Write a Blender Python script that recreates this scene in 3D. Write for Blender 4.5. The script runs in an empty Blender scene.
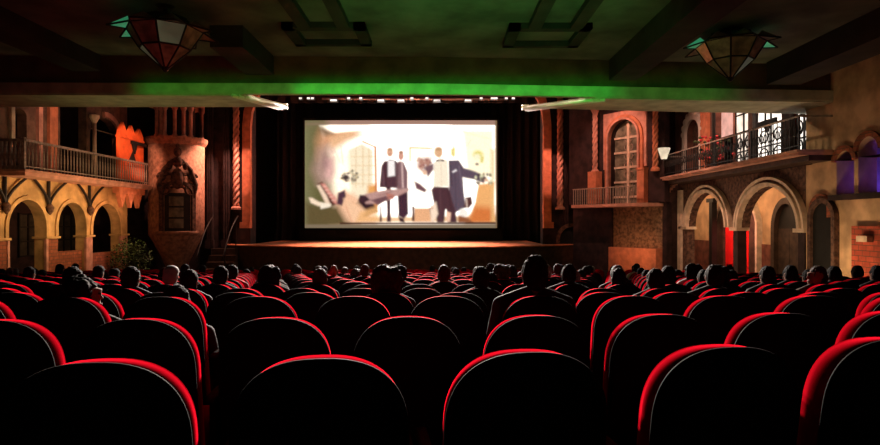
import bpy, bmesh, math, random
import numpy as np
from mathutils import Vector, Matrix, noise

RNG = random.Random(7)
PI = math.pi
C = bpy.context.scene.collection
E = 1.373            # eye height above the floor where the camera stands
F = 600.0            # focal length in pixels of the 880 wide frame
CX, CY = 440.0, 222.5

# ------------------------------------------------------------------ helpers
def srgb(r, g, b, k=1.0):
    def f(c):
        c /= 255.0
        return c / 12.92 if c <= .04045 else ((c + .055) / 1.055) ** 2.4
    return (f(r) * k, f(g) * k, f(b) * k, 1.0)

def mat(name, col, rough=.8, var=.25, scale=4.0, bump=0.0, metal=0.0, sheen=0.0, tint=None, spec=.3, brick=None, speck=0.0):
    m = bpy.data.materials.new(name); m.use_nodes = True
    nt = m.node_tree; b = nt.nodes['Principled BSDF']
    b.inputs['Roughness'].default_value = rough
    b.inputs['Metallic'].default_value = metal
    b.inputs['Specular IOR Level'].default_value = spec
    if sheen:
        b.inputs['Sheen Weight'].default_value = sheen
        b.inputs['Sheen Roughness'].default_value = .4
        b.inputs['Sheen Tint'].default_value = tint or (*col[:3], 1)
    tc = nt.nodes.new('ShaderNodeTexCoord')
    nz = nt.nodes.new('ShaderNodeTexNoise')
    nz.inputs['Scale'].default_value = scale; nz.inputs['Detail'].default_value = 6
    nt.links.new(tc.outputs['Object'], nz.inputs['Vector'])
    mx = nt.nodes.new('ShaderNodeMix'); mx.data_type = 'RGBA'
    c1 = [max(0, c * (1 - var)) for c in col[:3]] + [1]
    c2 = [min(1, c * (1 + var)) for c in col[:3]] + [1]
    mx.inputs[6].default_value = c1; mx.inputs[7].default_value = c2
    rp = nt.nodes.new('ShaderNodeMapRange')
    rp.inputs[1].default_value = .35; rp.inputs[2].default_value = .65
    nt.links.new(nz.outputs['Fac'], rp.inputs[0])
    nt.links.new(rp.outputs[0], mx.inputs[0])
    out = mx.outputs[2]
    if brick:
        br = nt.nodes.new('ShaderNodeTexBrick')
        br.inputs['Scale'].default_value = brick[0]
        br.inputs['Mortar Size'].default_value = .018
        br.inputs['Color2'].default_value = [c * .7 for c in col[:3]] + [1]
        br.inputs['Mortar'].default_value = brick[1]
        sp_ = nt.nodes.new('ShaderNodeSeparateXYZ'); cb = nt.nodes.new('ShaderNodeCombineXYZ')
        ad = nt.nodes.new('ShaderNodeMath'); ad.operation = 'ADD'
        nt.links.new(tc.outputs['Object'], sp_.inputs[0])
        nt.links.new(sp_.outputs[0], ad.inputs[0]); nt.links.new(sp_.outputs[1], ad.inputs[1])
        nt.links.new(ad.outputs[0], cb.inputs[0]); nt.links.new(sp_.outputs[2], cb.inputs[1])
        nt.links.new(cb.outputs[0], br.inputs['Vector'])
        nt.links.new(out, br.inputs['Color1'])
        out = br.outputs['Color']
    nt.links.new(out, b.inputs['Base Color'])
    if bump:
        bp = nt.nodes.new('ShaderNodeBump'); bp.inputs['Strength'].default_value = bump
        n2 = nt.nodes.new('ShaderNodeTexNoise'); n2.inputs['Scale'].default_value = scale * 8
        nt.links.new(tc.outputs['Object'], n2.inputs['Vector'])
        nt.links.new(n2.outputs['Fac'], bp.inputs['Height'])
        nt.links.new(bp.outputs[0], b.inputs['Normal'])
    return m

def emis(name, col, strength):
    m = bpy.data.materials.new(name); m.use_nodes = True
    nt = m.node_tree; b = nt.nodes['Principled BSDF']
    b.inputs['Base Color'].default_value = (.2, .2, .2, 1)
    tc = nt.nodes.new('ShaderNodeTexCoord'); nz = nt.nodes.new('ShaderNodeTexNoise')
    nz.inputs['Scale'].default_value = 3.0
    nt.links.new(tc.outputs['Object'], nz.inputs['Vector'])
    mr = nt.nodes.new('ShaderNodeMapRange')
    mr.inputs[1].default_value = .3; mr.inputs[2].default_value = .7
    mr.inputs[3].default_value = .6 * strength; mr.inputs[4].default_value = 1.3 * strength
    nt.links.new(nz.outputs['Fac'], mr.inputs[0])
    b.inputs['Emission Color'].default_value = col
    nt.links.new(mr.outputs[0], b.inputs['Emission Strength'])
    return m

class MB:
    """collects geometry; an optional map function carries (u,v,w) to world"""
    def __init__(s, fn=None): s.v = []; s.f = []; s.fn = fn
    def add(s, vs, fs):
        o = len(s.v)
        s.v += [tuple(s.fn(*p)) if s.fn else tuple(p) for p in vs]
        s.f += [[i + o for i in f] for f in fs]
        return s
    def box(s, a, b):
        x0, y0, z0 = a; x1, y1, z1 = b
        return s.add([(x0,y0,z0),(x1,y0,z0),(x1,y1,z0),(x0,y1,z0),(x0,y0,z1),(x1,y0,z1),(x1,y1,z1),(x0,y1,z1)],
              [(0,3,2,1),(4,5,6,7),(0,1,5,4),(1,2,6,5),(2,3,7,6),(3,0,4,7)])
    def tube(s, pts, r, n=8, closed=False):
        pts = [Vector(p) for p in pts]; vs = []; fs = []; N = len(pts)
        up = None
        for i, p in enumerate(pts):
            if closed: t = pts[(i + 1) % N] - pts[i - 1]
            else: t = pts[min(i + 1, N - 1)] - pts[max(i - 1, 0)]
            t.normalize()
            if up is None:
                up = Vector((0, 0, 1)) if abs(t.z) < .9 else Vector((1, 0, 0))
            a = t.cross(up)
            if a.length < 1e-5: a = t.cross(Vector((0, 1, 0)))
            a.normalize(); b = a.cross(t); b.normalize(); up = b
            rr = r[i] if isinstance(r, (list, tuple)) else r
            for k in range(n):
                q = 2 * PI * k / n
                vs.append(p + a * rr * math.cos(q) + b * rr * math.sin(q))
        M = N if closed else N - 1
        for i in range(M):
            j = (i + 1) % N
            for k in range(n):
                fs.append((i * n + k, i * n + (k + 1) % n, j * n + (k + 1) % n, j * n + k))
        if not closed:
            fs.append(tuple(range(n))[::-1]); fs.append(tuple((N - 1) * n + k for k in range(n)))
        return s.add([tuple(v) for v in vs], fs)
    def lathe(s, prof, c=(0, 0), n=16, a0=0, a1=2 * PI):
        """prof: (radius, z) from bottom to top, around the vertical at c"""
        full = abs(a1 - a0 - 2 * PI) < 1e-6
        m = n if full else n + 1
        vs = [(c[0] + r * math.cos(a0 + (a1 - a0) * k / n), c[1] + r * math.sin(a0 + (a1 - a0) * k / n), z) for r, z in prof for k in range(m)]
        fs = []
        for i in range(len(prof) - 1):
            for k in range(n):
                k2 = (k + 1) % m
                fs.append((i * m + k, i * m + k2, (i + 1) * m + k2, (i + 1) * m + k))
        if full:
            fs.append(tuple(range(m))[::-1]); fs.append(tuple((len(prof) - 1) * m + k for k in range(m)))
        return s.add(vs, fs)
    def ell(s, c, r, n=12, m=8):
        vs = []; fs = []
        for i in range(1, m):
            t = PI * i / m
            for k in range(n):
                q = 2 * PI * k / n
                vs.append((c[0] + r[0] * math.sin(t) * math.cos(q), c[1] + r[1] * math.sin(t) * math.sin(q), c[2] + r[2] * math.cos(t)))
        vs += [(c[0], c[1], c[2] + r[2]), (c[0], c[1], c[2] - r[2])]
        T = len(vs) - 2
        for i in range(m - 2):
            for k in range(n):
                fs.append((i * n + k, (i + 1) * n + k, (i + 1) * n + (k + 1) % n, i * n + (k + 1) % n))
        for k in range(n):
            fs.append((T, k, (k + 1) % n)); fs.append((T + 1, (m - 2) * n + (k + 1) % n, (m - 2) * n + k))
        return s.add(vs, fs)
    def prism(s, poly, w0, w1):
        """polygon in (u,v) pushed from w0 to w1"""
        n = len(poly)
        return s.add([(u, v, w0) for u, v in poly] + [(u, v, w1) for u, v in poly],
              [tuple(range(n))[::-1], tuple(range(n, 2 * n))] + [(i, (i + 1) % n, n + (i + 1) % n, n + i) for i in range(n)])
    def ribbon(s, path, width, w0, w1, closed=False):
        """rectangular moulding following a (u,v) path, inside edge on the path, outside offset by width"""
        P = [Vector(p).to_2d() if len(p) > 2 else Vector(p) for p in path]; N = len(P); out = []
        for i in range(N):
            t = P[min(i + 1, N - 1)] - P[max(i - 1, 0)]; t.normalize()
            out.append(P[i] + Vector((-t.y, t.x)) * width)
        vs = []
        for i in range(N):
            vs += [(P[i].x, P[i].y, w0), (out[i].x, out[i].y, w0), (out[i].x, out[i].y, w1), (P[i].x, P[i].y, w1)]
        fs = []
        for i in range(N - 1):
            for k in range(4):
                fs.append((i*4+k, i*4+(k+1)%4, (i+1)*4+(k+1)%4, (i+1)*4+k))
        fs += [(3,2,1,0), tuple((N-1)*4+k for k in range(4))]
        return s.add(vs, fs)

def arch_pts(uc, hw, vs, rise, n=14, pointed=0.0):
    """points from left springing over the crown to right springing"""
    out = []
    for i in range(n + 1):
        a = PI - PI * i / n
        u = hw * math.cos(a); v = rise * math.sin(a)
        if pointed: v = rise * (1 - abs(math.cos(a)) ** (2 - pointed)) ** .75
        out.append((uc + u, vs + v))
    return out

def arch_wall(mb, u0, u1, v0, v1, ops, w0, w1):
    """wall u0..u1 x v0..v1, thickness w0..w1, with arched openings (uc,hw,vbase,vspring,rise)"""
    ops = sorted(ops); cur = u0
    for (uc, hw, vb, vs, rise) in ops:
        if uc - hw > cur + 1e-4: mb.box((cur, v0, w0), (uc - hw, v1, w1))
        if vb > v0 + 1e-4: mb.box((uc - hw, v0, w0), (uc + hw, vb, w1))
        pts = arch_pts(uc, hw, vs, rise) if rise > 0 else [(uc - hw, vs), (uc + hw, vs)]
        for (a, b) in zip(pts[:-1], pts[1:]):
            mb.add([(a[0],a[1],w0),(b[0],b[1],w0),(b[0],v1,w0),(a[0],v1,w0),(a[0],a[1],w1),(b[0],b[1],w1),(b[0],v1,w1),(a[0],v1,w1)],
                   [(0,1,2,3),(7,6,5,4),(0,4,5,1),(3,2,6,7)])
        cur = uc + hw
    if u1 > cur + 1e-4: mb.box((cur, v0, w0), (u1, v1, w1))
    return mb

def finish(me, m, smooth):
    if m: me.materials.append(m)
    bm = bmesh.new(); bm.from_mesh(me); bmesh.ops.recalc_face_normals(bm, faces=bm.faces); bm.to_mesh(me); bm.free()
    if smooth: me.polygons.foreach_set('use_smooth', [True] * len(me.polygons))
    me.update()

def obj(name, mb, m, parent=None, smooth=False, link=True, local=False):
    me = bpy.data.meshes.new(name)
    vs = mb.v
    base = Vector((0, 0, 0))
    if parent and not local:
        p = parent
        while p: base += p.location; p = p.parent
        vs = [tuple(Vector(v) - base) for v in vs]
    me.from_pydata([tuple(v) for v in vs], [], mb.f)
    finish(me, m, smooth)
    o = bpy.data.objects.new(name, me)
    if link: C.objects.link(o)
    if parent: o.parent = parent
    return o

def tag(o, label, cat, group=None, kind=None):
    if label: o['label'] = label
    if cat: o['category'] = cat
    if group: o['group'] = group
    if kind: o['kind'] = kind
    return o

def thing(name, loc, label, cat, group=None, link=True, rz=0):
    o = bpy.data.objects.new(name, None); o.empty_display_size = .1
    if link: C.objects.link(o)
    o.location = loc; o.rotation_euler = (0, 0, rz)
    return tag(o, label, cat, group)

def struct(name, mb, m, label=None, cat=None, smooth=False):
    o = obj(name, mb, m, None, smooth); o['kind'] = 'structure'
    if label: o['label'] = label
    if cat: o['category'] = cat
    return o

def copy_tree(o, parent=None):
    c = o.copy(); C.objects.link(c); c.parent = parent
    for ch in KIDS.get(o.name, []): copy_tree(ch, c)
    return c
KIDS = {}
def kid(parent, o): KIDS.setdefault(parent.name, []).append(o); return o

def Zv(v): return E + v
def left(X0):                        # facade on the left: u = Y, v = height above eye, w = towards the room (+X)
    return lambda u, v, w: (X0 + w, u, E + v)
def right(X0):                       # facade on the right: w towards the room (-X)
    return lambda u, v, w: (X0 - w, u, E + v)
def LY(x, X): return F * X / (x - CX)                 # depth of the pixel column x on the plane X
def VV(y, Y): return (CY - y) / F * Y                 # height above eye of the pixel row y at depth Y

# ------------------------------------------------------------------ materials
M = {}
M['floor'] = mat('carpet dark red', (.012, .006, .006), .95, .3, 20)
M['soffit'] = mat('painted plaster ceiling', (.13, .14, .11), .9, .35, 1.2, .3)
M['beam'] = mat('dark brown beam paint', (.035, .03, .028), .8, .3, 2)
M['fascia'] = mat('balcony edge plaster', (.42, .42, .33), .85, .2, 3, .2)
M['white_mould'] = mat('cream moulding paint', (.8, .74, .68), .5, .1, 3)
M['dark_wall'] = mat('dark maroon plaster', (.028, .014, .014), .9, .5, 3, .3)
M['black'] = mat('black stage cloth', (.008, .008, .008), .95, .3, 2)
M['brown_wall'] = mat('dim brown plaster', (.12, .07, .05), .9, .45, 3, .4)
M['upper_wall'] = mat('maroon brown plaster', (.16, .075, .055), .9, .35, 3, .4)
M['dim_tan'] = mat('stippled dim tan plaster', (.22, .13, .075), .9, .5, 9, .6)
M['olive'] = mat('olive brown step paint', (.12, .08, .045), .9, .3, 2, .2)
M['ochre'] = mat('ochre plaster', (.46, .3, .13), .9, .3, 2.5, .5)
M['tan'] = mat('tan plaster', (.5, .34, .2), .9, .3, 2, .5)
M['peach'] = mat('peach plaster', (.6, .36, .2), .9, .2, 2, .4)
M['pink_stone'] = mat('pink stone', (.5, .25, .19), .85, .25, 4, .4)
M['orange_stone'] = mat('orange painted stone', (.52, .19, .1), .85, .22, 4, .4)
M['pale_stone'] = mat('pale stone moulding', (.62, .5, .38), .8, .2, 5, .3)
M['brick'] = mat('red brick', (.33, .1, .05), .9, .35, 6, .4, brick=(2.2, (.1, .06, .04, 1), 'x'))
M['brick_near'] = mat('deep red brick', (.42, .075, .04), .9, .35, 6, .4, brick=(2.2, (.1, .05, .03, 1), 'x'))
M['brown_stone'] = mat('carved brown stone', (.1, .055, .04), .9, .55, 9, .8)
M['vermilion'] = mat('vermilion painted parapet', (.75, .13, .03), .8, .15, 3, .2)
M['iron'] = mat('black wrought iron', (.02, .017, .015), .5, .2, 4, metal=.3)
M['rail'] = mat('worn grey rail paint', (.3, .24, .2), .6, .3, 10)
M['slab'] = mat('balcony slab pink plaster', (.5, .27, .2), .85, .25, 3, .3)
M['dark_wood'] = mat('dark wood', (.05, .028, .018), .6, .4, 5)
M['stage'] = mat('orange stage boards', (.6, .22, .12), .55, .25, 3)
M['glass_dark'] = mat('dark interior glass', (.05, .045, .035), .4, .5, 4)
M['tower'] = mat('rough pinkish turret stone', (.4, .21, .14), .9, .35, 7, .6)
M['glass_dim'] = mat('dim leaded glass', (.16, .15, .11), .35, .5, 4)
M['red_door'] = mat('bright red painted door', (.7, .01, .012), .6, .12, 3)
M['dado'] = mat('brown red dado paint', (.18, .06, .04), .85, .3, 4)
M['window_glow'] = emis('lit window glass', (1, .83, .68, 1), 1.1)
M['window_glow2'] = emis('lit window glass bright', (1, .9, .8, 1), 1.7)
M['pink_glow'] = emis('lit pink blind', (1, .5, .42, 1), .62)
M['lamp'] = emis('small wall lamp shade', (1, .85, .6, 1), .8)
M['lamp_white'] = emis('stage lamp lens', (1, .88, .78, 1), 1.3)
M['phone'] = emis('phone screen', (.85, .8, .55, 1), .28)
M['red_velvet'] = mat('red seat velvet', (.17, .001, .003), .8, .2, 18, .1, spec=0, sheen=1.0, tint=(1, .008, .03, 1))
M['seat_shell'] = mat('black seat shell', (.006, .006, .006), .8, .3, 6, spec=.05)
M['seat_iron'] = mat('dark seat iron', (.008, .008, .008), .7, .2, 5, spec=.1)
M['leaf'] = mat('plant leaves', (.09, .16, .05), .6, .5, 8)
M['niche'] = mat('grey niche plaster', (.4, .38, .42), .9, .3, 3, .3)

# ------------------------------------------------------------------ floor profile
ROWY = [1.7, 2.72] + [3.75 + 1.025 * i for i in range(18)]
HT = [(-3, .33), (0, .345), (1.7, .373), (2.72, .42), (3.75, .456), (4.77, .5525), (5.8, .633), (6.83, .70), (7.85, .765)]
def seat_h(Y):                        # how far seat tops lie below the eye
    if Y > 7.85: return .765 + .067 * (Y - 7.85)
    for (a, ha), (b, hb) in zip(HT[:-1], HT[1:]):
        if a <= Y <= b: return ha + (hb - ha) * (Y - a) / (b - a)
    return .33
def floor_z(Y): return E - seat_h(Y) - 1.0
XL, XR = -12.9, 9.0
ys = [-2.2, 0] + [h[0] for h in HT[2:]] + [10, 14, 18, 22, 24, 28.2]
mb = MB()
for a, b in zip(ys[:-1], ys[1:]):
    za, zb = floor_z(min(a, 24)), floor_z(min(b, 24))
    mb.add([(XL-3.2, a, za), (XR+3, a, za), (XR+3, b, zb), (XL-3.2, b, zb), (XL-3.2, a, za-.3), (XR+3, a, za-.3), (XR+3, b, zb-.3), (XL-3.2, b, zb-.3)],
           [(0,1,2,3),(7,6,5,4),(0,4,5,1),(2,6,7,3),(1,5,6,2),(3,7,4,0)])
struct('floor', mb, M['floor'], 'dark sloping auditorium floor under the seats', 'floor')
ZB = floor_z(24)                       # lowest floor level

# shell of the hall
XB0, XB1 = XL - 3.2, XR + 3.0
struct('wall_back', MB().box((XB0, -2.5, ZB-.3), (XB1, -2.2, E+9)), M['dark_wall'], 'dark rear wall of the hall', 'wall')
struct('wall_outer_left', MB().box((XB0-.3, -2.5, ZB-.3), (XB0, 36, E+9)), M['dark_wall'], 'dark outer wall behind the left arcade', 'wall')
struct('wall_outer_right', MB().box((XB1, -2.5, ZB-.3), (XB1+.3, 36, E+9)), M['dark_wall'], 'dark outer wall behind the right arcade', 'wall')
struct('ceiling_main', MB().box((XB0-.3, 12, E+9), (XB1+.3, 36, E+9.3)), M['dark_wall'], 'high dark ceiling above the stage end of the hall', 'ceiling')
struct('wall_stage_back', MB().box((XB0, 34, ZB-.3), (XB1, 34.3, E+9)), M['black'], 'black wall at the back of the stage', 'wall')

# ------------------------------------------------------------------ balcony overhead
def yb(X): return 13.04 + (.076 * X if X > 0 else .011 * X)
def yw(X): return yb(X) + 1.36 + (.012 * X if X > 0 else 0)
XS = [XB0, -10, -7, -4, -2, 0, 2, 4, 6, 8, 10, XB1]
mb = MB()
for a, b in zip(XS[:-1], XS[1:]):
    mb.add([(a,-2.2,E+3.6),(b,-2.2,E+3.6),(b,yb(b),E+3.6),(a,yb(a),E+3.6),(a,-2.2,E+3.9),(b,-2.2,E+3.9),(b,yb(b),E+3.9),(a,yb(a),E+3.9)],
           [(0,1,2,3),(4,5,6,7),(0,1,5,4),(2,3,7,6)])
struct('ceiling', mb, M['soffit'], 'dark green lit underside of the balcony overhead', 'ceiling')
def strip(y0, y1, v0, v1, xs=XS):
    mb = MB()
    for a, b in zip(xs[:-1], xs[1:]):
        mb.add([(a,y0(a),E+v0),(b,y0(b),E+v0),(b,y1(b),E+v0),(a,y1(a),E+v0),(a,y0(a),E+v1),(b,y0(b),E+v1),(b,y1(b),E+v1),(a,y1(a),E+v1)],
               [(0,1,2,3),(4,5,6,7),(0,1,5,4),(2,3,7,6),(0,3,7,4),(1,2,6,5)])
    return mb
struct('trim_1', strip(lambda x: yb(x)+.10, lambda x: yb(x)+.5, 3.02, 4.6), M['olive'], 'dim olive upper step of the balcony edge', 'trim')
struct('trim_2', strip(yb, lambda x: yb(x)+.14, 2.785, 3.02), M['fascia'], 'green lit band along the balcony edge', 'trim')
# wings of the edge that reach further towards the stage at both sides
def wing(pts):
    mb = MB(); n = len(pts)
    mb.add([(x, y, E+2.752) for x, y in pts] + [(x, y, E+2.80) for x, y in pts],
           [tuple(range(n)), tuple(range(n, 2*n))] + [(i, (i+1) % n, n+(i+1) % n, n+i) for i in range(n)])
    return mb
wl = [(XB0, yb(XB0)+.02), (-8, yb(-8)+.02), (-4.25, 13.02), (-3.62, 14.3), (-8, yw(-8)), (XB0, yw(XB0))]
wr = [(3.45, yb(3.45)+.02), (6, yb(6)+.02), (XB1, yb(XB1)+.02), (XB1, yw(XB1)), (6, yw(6)), (1.95, 14.42)]
struct('trim_3', wing(wl), M['fascia'], 'olive underside of the left end of the balcony edge', 'trim')
struct('trim_4', wing(wr), M['fascia'], 'olive underside of the right end of the balcony edge', 'trim')
# cream mouldings along the inner ends of both wings
def mouldings(name, p, q, label):
    t = thing(name, (p[0], p[1], E+2.66), label, 'moulding')
    d = (Vector(q) - Vector(p)).normalized(); nn = Vector((d.y, -d.x))
    if nn.x * (1 if p[0] < 0 else -1) < 0: nn = -nn
    for k, off in enumerate((0, -.11, -.22)):
        a = Vector(p) + nn * off * .6 - d * .12 * k; b = Vector(q) + nn * off
        obj('moulding_bar', MB().tube([(a.x, a.y, E+2.74), (b.x, b.y, E+2.735-.012*(k == 1))], .042, 10), M['white_mould'], t, True)
    b = Vector(q); sx = nn.x/abs(nn.x)
    obj('end_cap', MB().box((min(b.x+.03*sx, b.x-.13*sx), b.y+.02, E+2.70), (max(b.x+.03*sx, b.x-.13*sx), b.y+.06, E+2.83)), M['white_mould'], t)
    return t
mouldings('edge_moulding', (-4.25, 13.1), (-3.66, 14.26), 'cream striped moulding at the left end of the balcony edge gap')
mouldings('edge_moulding', (3.4, 13.4), (2.0, 14.38), 'cream striped moulding at the right end of the balcony edge gap')
# beams under the ceiling
def beam(n, x0, x1, y0, y1, v0, lab):
    struct('trim_%d' % (n+10), MB().box((x0, y0, E+v0), (x1, y1, E+3.6)), M['beam'], lab, 'ceiling beam')
beam(1, 3.75, 4.35, -2.2, 13.3, 3.15, 'dark ceiling beam on the left of the right star lantern')
beam(2, 7.35, 8.1, -2.2, 13.5, 3.1, 'dark ceiling beam on the right of the right star lantern')
beam(3, -4.2, -3.6, 10.95, 13.0, 3.2, 'short dark ceiling beam on the right of the left star lantern')
beam(4, -7.9, -7.3, -2.2, 12.9, 3.25, 'dark ceiling beam on the left of the left star lantern')
# coffer frames
def coffer(x0, x1, y0, y1, x2, x3, sk, lab):
    mb = MB()
    t = .13; z0, z1 = E+3.49, E+3.6
    def quad(a, b, c, d):
        mb.add([(*p, z0) for p in (a, b, c, d)] + [(*p, z1) for p in (a, b, c, d)], [(0,1,2,3),(4,5,6,7),(0,1,5,4),(1,2,6,5),(2,3,7,6),(3,0,4,7)])
    quad((x0, y1-t), (x1, y1-t), (x1, y1), (x0, y1)); quad((x0, y0), (x1, y0), (x1, y0+t*1.4), (x0, y0+t*1.4))
    quad((x0, y0), (x0+t*1.6, y0), (x0+t*1.6, y1), (x0, y1)); quad((x1-t*1.6, y0), (x1, y0), (x1, y1), (x1-t*1.6, y1))
    for xx in (x2, x3): quad((xx, y0-2.2), (xx+t*1.7, y0-2.2), (xx+t*1.7, y0), (xx, y0))
    o = obj('ceiling_frame', mb, M['beam']); tag(o, lab, 'ceiling frame')
coffer(-2.85, -1.35, 10.75, 11.9, -2.55, -1.85, 0, 'dark rectangular ceiling frame left of the middle under the balcony')
coffer(1.25, 2.75, 10.8, 12.0, 1.6, 2.35, 0, 'dark rectangular ceiling frame right of the middle under the balcony')

# star lanterns
def star_lantern(loc, lab, rot, lit):
    t = thing('star_lantern', loc, lab, 'lantern')
    x, y, z = loc
    n = 8
    def ring(R, zz, off=0): return [(x + R*math.cos(rot+2*PI*(k+off)/n), y + R*math.sin(rot+2*PI*(k+off)/n), zz) for k in range(n)]
    A, B, Cc = ring(.60, z+.62), ring(.40, z+.31), ring(.05, z)
    T = ring(.34, z+.80); S = ring(.86, z+.56, .5)
    fr = MB()
    for k in range(n):
        k2 = (k+1) % n
        for a, b in ((A[k],A[k2]),(B[k],B[k2]),(A[k],B[k]),(B[k],Cc[k]),(A[k],T[k]),(T[k],T[k2]),(A[k],S[k]),(A[k2],S[k])):
            fr.tube([a, b], .016, 6)
    fr.tube([(x, y, z+.80), (x, y, E+3.6)], .04, 8); fr.lathe([(.02, z-.07), (.06, z-.03), (.06, z+.02)], (x, y), 8)
    fr.lathe([(.36, z+.79), (.36, z+.82)], (x, y), 8)
    fr.lathe([(.1, E+3.55), (.16, E+3.6)], (x, y), 12)
    obj('frame', fr, M['iron'], t)
    for k in range(n):
        k2 = (k+1) % n
        g = M['lantern_green_glow'] if k in lit[0] else M['lantern_glass']
        obj('glass_pane', MB().add([A[k], A[k2], B[k2], B[k]], [(0,1,2,3)]), M['lantern_pale_glow'] if k in lit[1] else M['lantern_glass'], t)
        obj('glass_pane', MB().add([B[k], B[k2], Cc[k2], Cc[k]], [(0,1,2,3)]), M['lantern_pale_glow'] if k in lit[2] else M['lantern_glass'], t)
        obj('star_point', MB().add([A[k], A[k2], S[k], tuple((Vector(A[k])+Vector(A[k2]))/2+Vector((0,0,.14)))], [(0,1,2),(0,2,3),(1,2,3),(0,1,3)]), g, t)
    return t
M['lantern_glass'] = mat('dusty lantern glass', (.3, .27, .18), .3, .5, 6, spec=.5)
M['lantern_green_glow'] = emis('green glow lantern glass', (.1, .8, .35, 1), .22)  # green light refracted in the star points, put in as emission
M['lantern_pale_glow'] = emis('faint glow lantern glass', (.6, .7, .38, 1), .05)  # pale light caught on a few panes, put in as emission
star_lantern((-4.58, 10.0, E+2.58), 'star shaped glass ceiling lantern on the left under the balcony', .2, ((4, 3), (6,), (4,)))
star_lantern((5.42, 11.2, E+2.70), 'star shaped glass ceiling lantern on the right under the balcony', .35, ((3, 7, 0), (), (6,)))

# ------------------------------------------------------------------ proscenium and stage
PY = 27.6
def PX(x, Y=PY): return (x - CX) / F * Y
oL, oR = PX(252), PX(542.5)
mb = MB()
mb.box((XL-3.2, PY, ZB), (oL, PY+.6, E+9)); mb.box((oR, PY, ZB), (XB1, PY+.6, E+9)); mb.box((oL, PY, E+7.2), (oR, PY+.6, E+9))
struct('wall_proscenium', mb, M['dark_wall'], 'dark maroon wall around the stage opening', 'wall')
# arch moulding round the opening
def jamb_path(side):
    v0 = VV(222, PY); pts = []
    top = VV(126, PY); x0 = oL if side < 0 else oR
    pts.append((x0, v0)); pts.append((x0, v0+1)); pts.append((x0, top))
    for i in range(1, 8):
        a = i / 7 * PI / 2
        pts.append((x0 - side * 2.4 * (1 - math.cos(a)), top + 2.6 * math.sin(a)))
    pts.append(((oL+oR)/2, top + 2.6))
    return pts
fnP = lambda u, v, w: (u, PY - w, E + v)
for side, lab in ((-1, 'orange lit stone moulding framing the left side of the stage opening'), (1, 'orange lit stone moulding framing the right side of the stage opening')):
    p = jamb_path(side)
    t = thing('proscenium_moulding', (p[0][0], PY, E+p[0][1]), lab, 'moulding')
    wd = .36
    obj('moulding_band', MB(fnP).ribbon(p, wd * (1 if side < 0 else -1), 0, .28), M['orange_stone'], t)
    x0 = p[0][0]
    obj('base_block', MB(fnP).box((min(x0, x0+side*.45), VV(227, PY)-.05, 0), (max(x0, x0+side*.45), p[0][1], .36)), M['orange_stone'], t)
    obj('plinth', MB(fnP).box((min(x0-.05, x0+side*.5-.05), VV(247, PY), 0), (max(x0+.05, x0+side*.5+.05), VV(227, PY)-.05, .4)), M['dark_wall'], t)

def twisted(parent, x, y, v0, v1, r, m, turns, strands=3, name='twisted_shaft'):
    mb = MB(); n = int(16 * turns) + 2
    for s in range(strands):
        pts = []
        for i in range(n + 1):
            q = i / n; a = 2 * PI * (turns * q + s / strands)
            pts.append((x + r * .55 * math.cos(a), y + r * .55 * math.sin(a), E + v0 + (v1 - v0) * q))
        mb.tube(pts, r * .47, 8)
    return obj(name, mb, m, parent, True)
def twisted_column(x, y, v0, v1, r, m, turns, lab, base=None):
    t = thing('twisted_column', (x, y, E+v0), lab, 'column')
    twisted(t, x, y, v0, v1, r, m, turns)
    obj('base', MB().lathe([(r*1.5, E+v0-.12), (r*1.5, E+v0-.04), (r*1.1, E+v0+.02)], (x, y), 12), m, t)
    obj('capital', MB().lathe([(r, E+v1-.05), (r*1.7, E+v1+.12), (r*1.7, E+v1+.2)], (x, y), 12), m, t)
    if base: obj('pedestal', MB().box((x-base[0], y-base[0], E+base[1]), (x+base[0], y+base[0], E+v0-.12)), M['orange_stone'], t)
    return t
twisted_column(PX(238), PY-.25, VV(207, PY), 6.2, .15, M['pink_stone'], 6, 'pink twisted rope column beside the left of the stage opening')
twisted_column(PX(559), PY-.25, VV(207, PY), 6.2, .15, M['pink_stone'], 6, 'pink twisted rope column beside the right of the stage opening')
# corbels under the two rope columns
# stage
SV = -.98
def stage_front(x):                   # bowed front edge of the apron
    c, hw = -1.75, 7.98
    q = max(-1, min(1, (x - c) / hw)); return 27.4 - 3.3 * (1 - abs(q) ** 2.2)
t = thing('stage', (-1.75, 27, ZB), 'low bowed stage platform with orange lit boards and dark front', 'stage')
xs = [-9.73 + 15.96 * i / 40 for i in range(41)]
mb = MB(); n = len(xs)
top = [(x, min(stage_front(x), 27.5), E+SV) for x in xs] + [(xs[-1], 27.54, E+SV), (oR-.03, 27.54, E+SV), (oR-.03, 33.9, E+SV), (oL+.03, 33.9, E+SV), (oL+.03, 27.54, E+SV), (xs[0], 27.54, E+SV)]
mb.add(top + [(a, b, c-.05) for a, b, c in top], [tuple(range(len(top))), tuple(range(len(top), 2*len(top)))[::-1]] + [(i, (i+1) % len(top), len(top)+(i+1) % len(top), len(top)+i) for i in range(len(top))])
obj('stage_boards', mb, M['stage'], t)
mb = MB()
for a, b in zip(xs[:-1], xs[1:]):
    mb.add([(a, stage_front(a)+.03, ZB), (b, stage_front(b)+.03, ZB), (b, stage_front(b)+.03, E+SV-.05), (a, stage_front(a)+.03, E+SV-.05),
            (a, stage_front(a)+.13, ZB), (b, stage_front(b)+.13, ZB), (b, stage_front(b)+.13, E+SV-.05), (a, stage_front(a)+.13, E+SV-.05)],
           [(0,1,2,3),(4,7,6,5),(0,4,5,1),(3,2,6,7)])
obj('stage_front_panel', mb, M['dark_wood'], t)
obj('stage_edge_strip', MB().tube([(x, stage_front(x)-.01, E+SV-.03) for x in xs], .035, 6), M['stage'], t)

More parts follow.
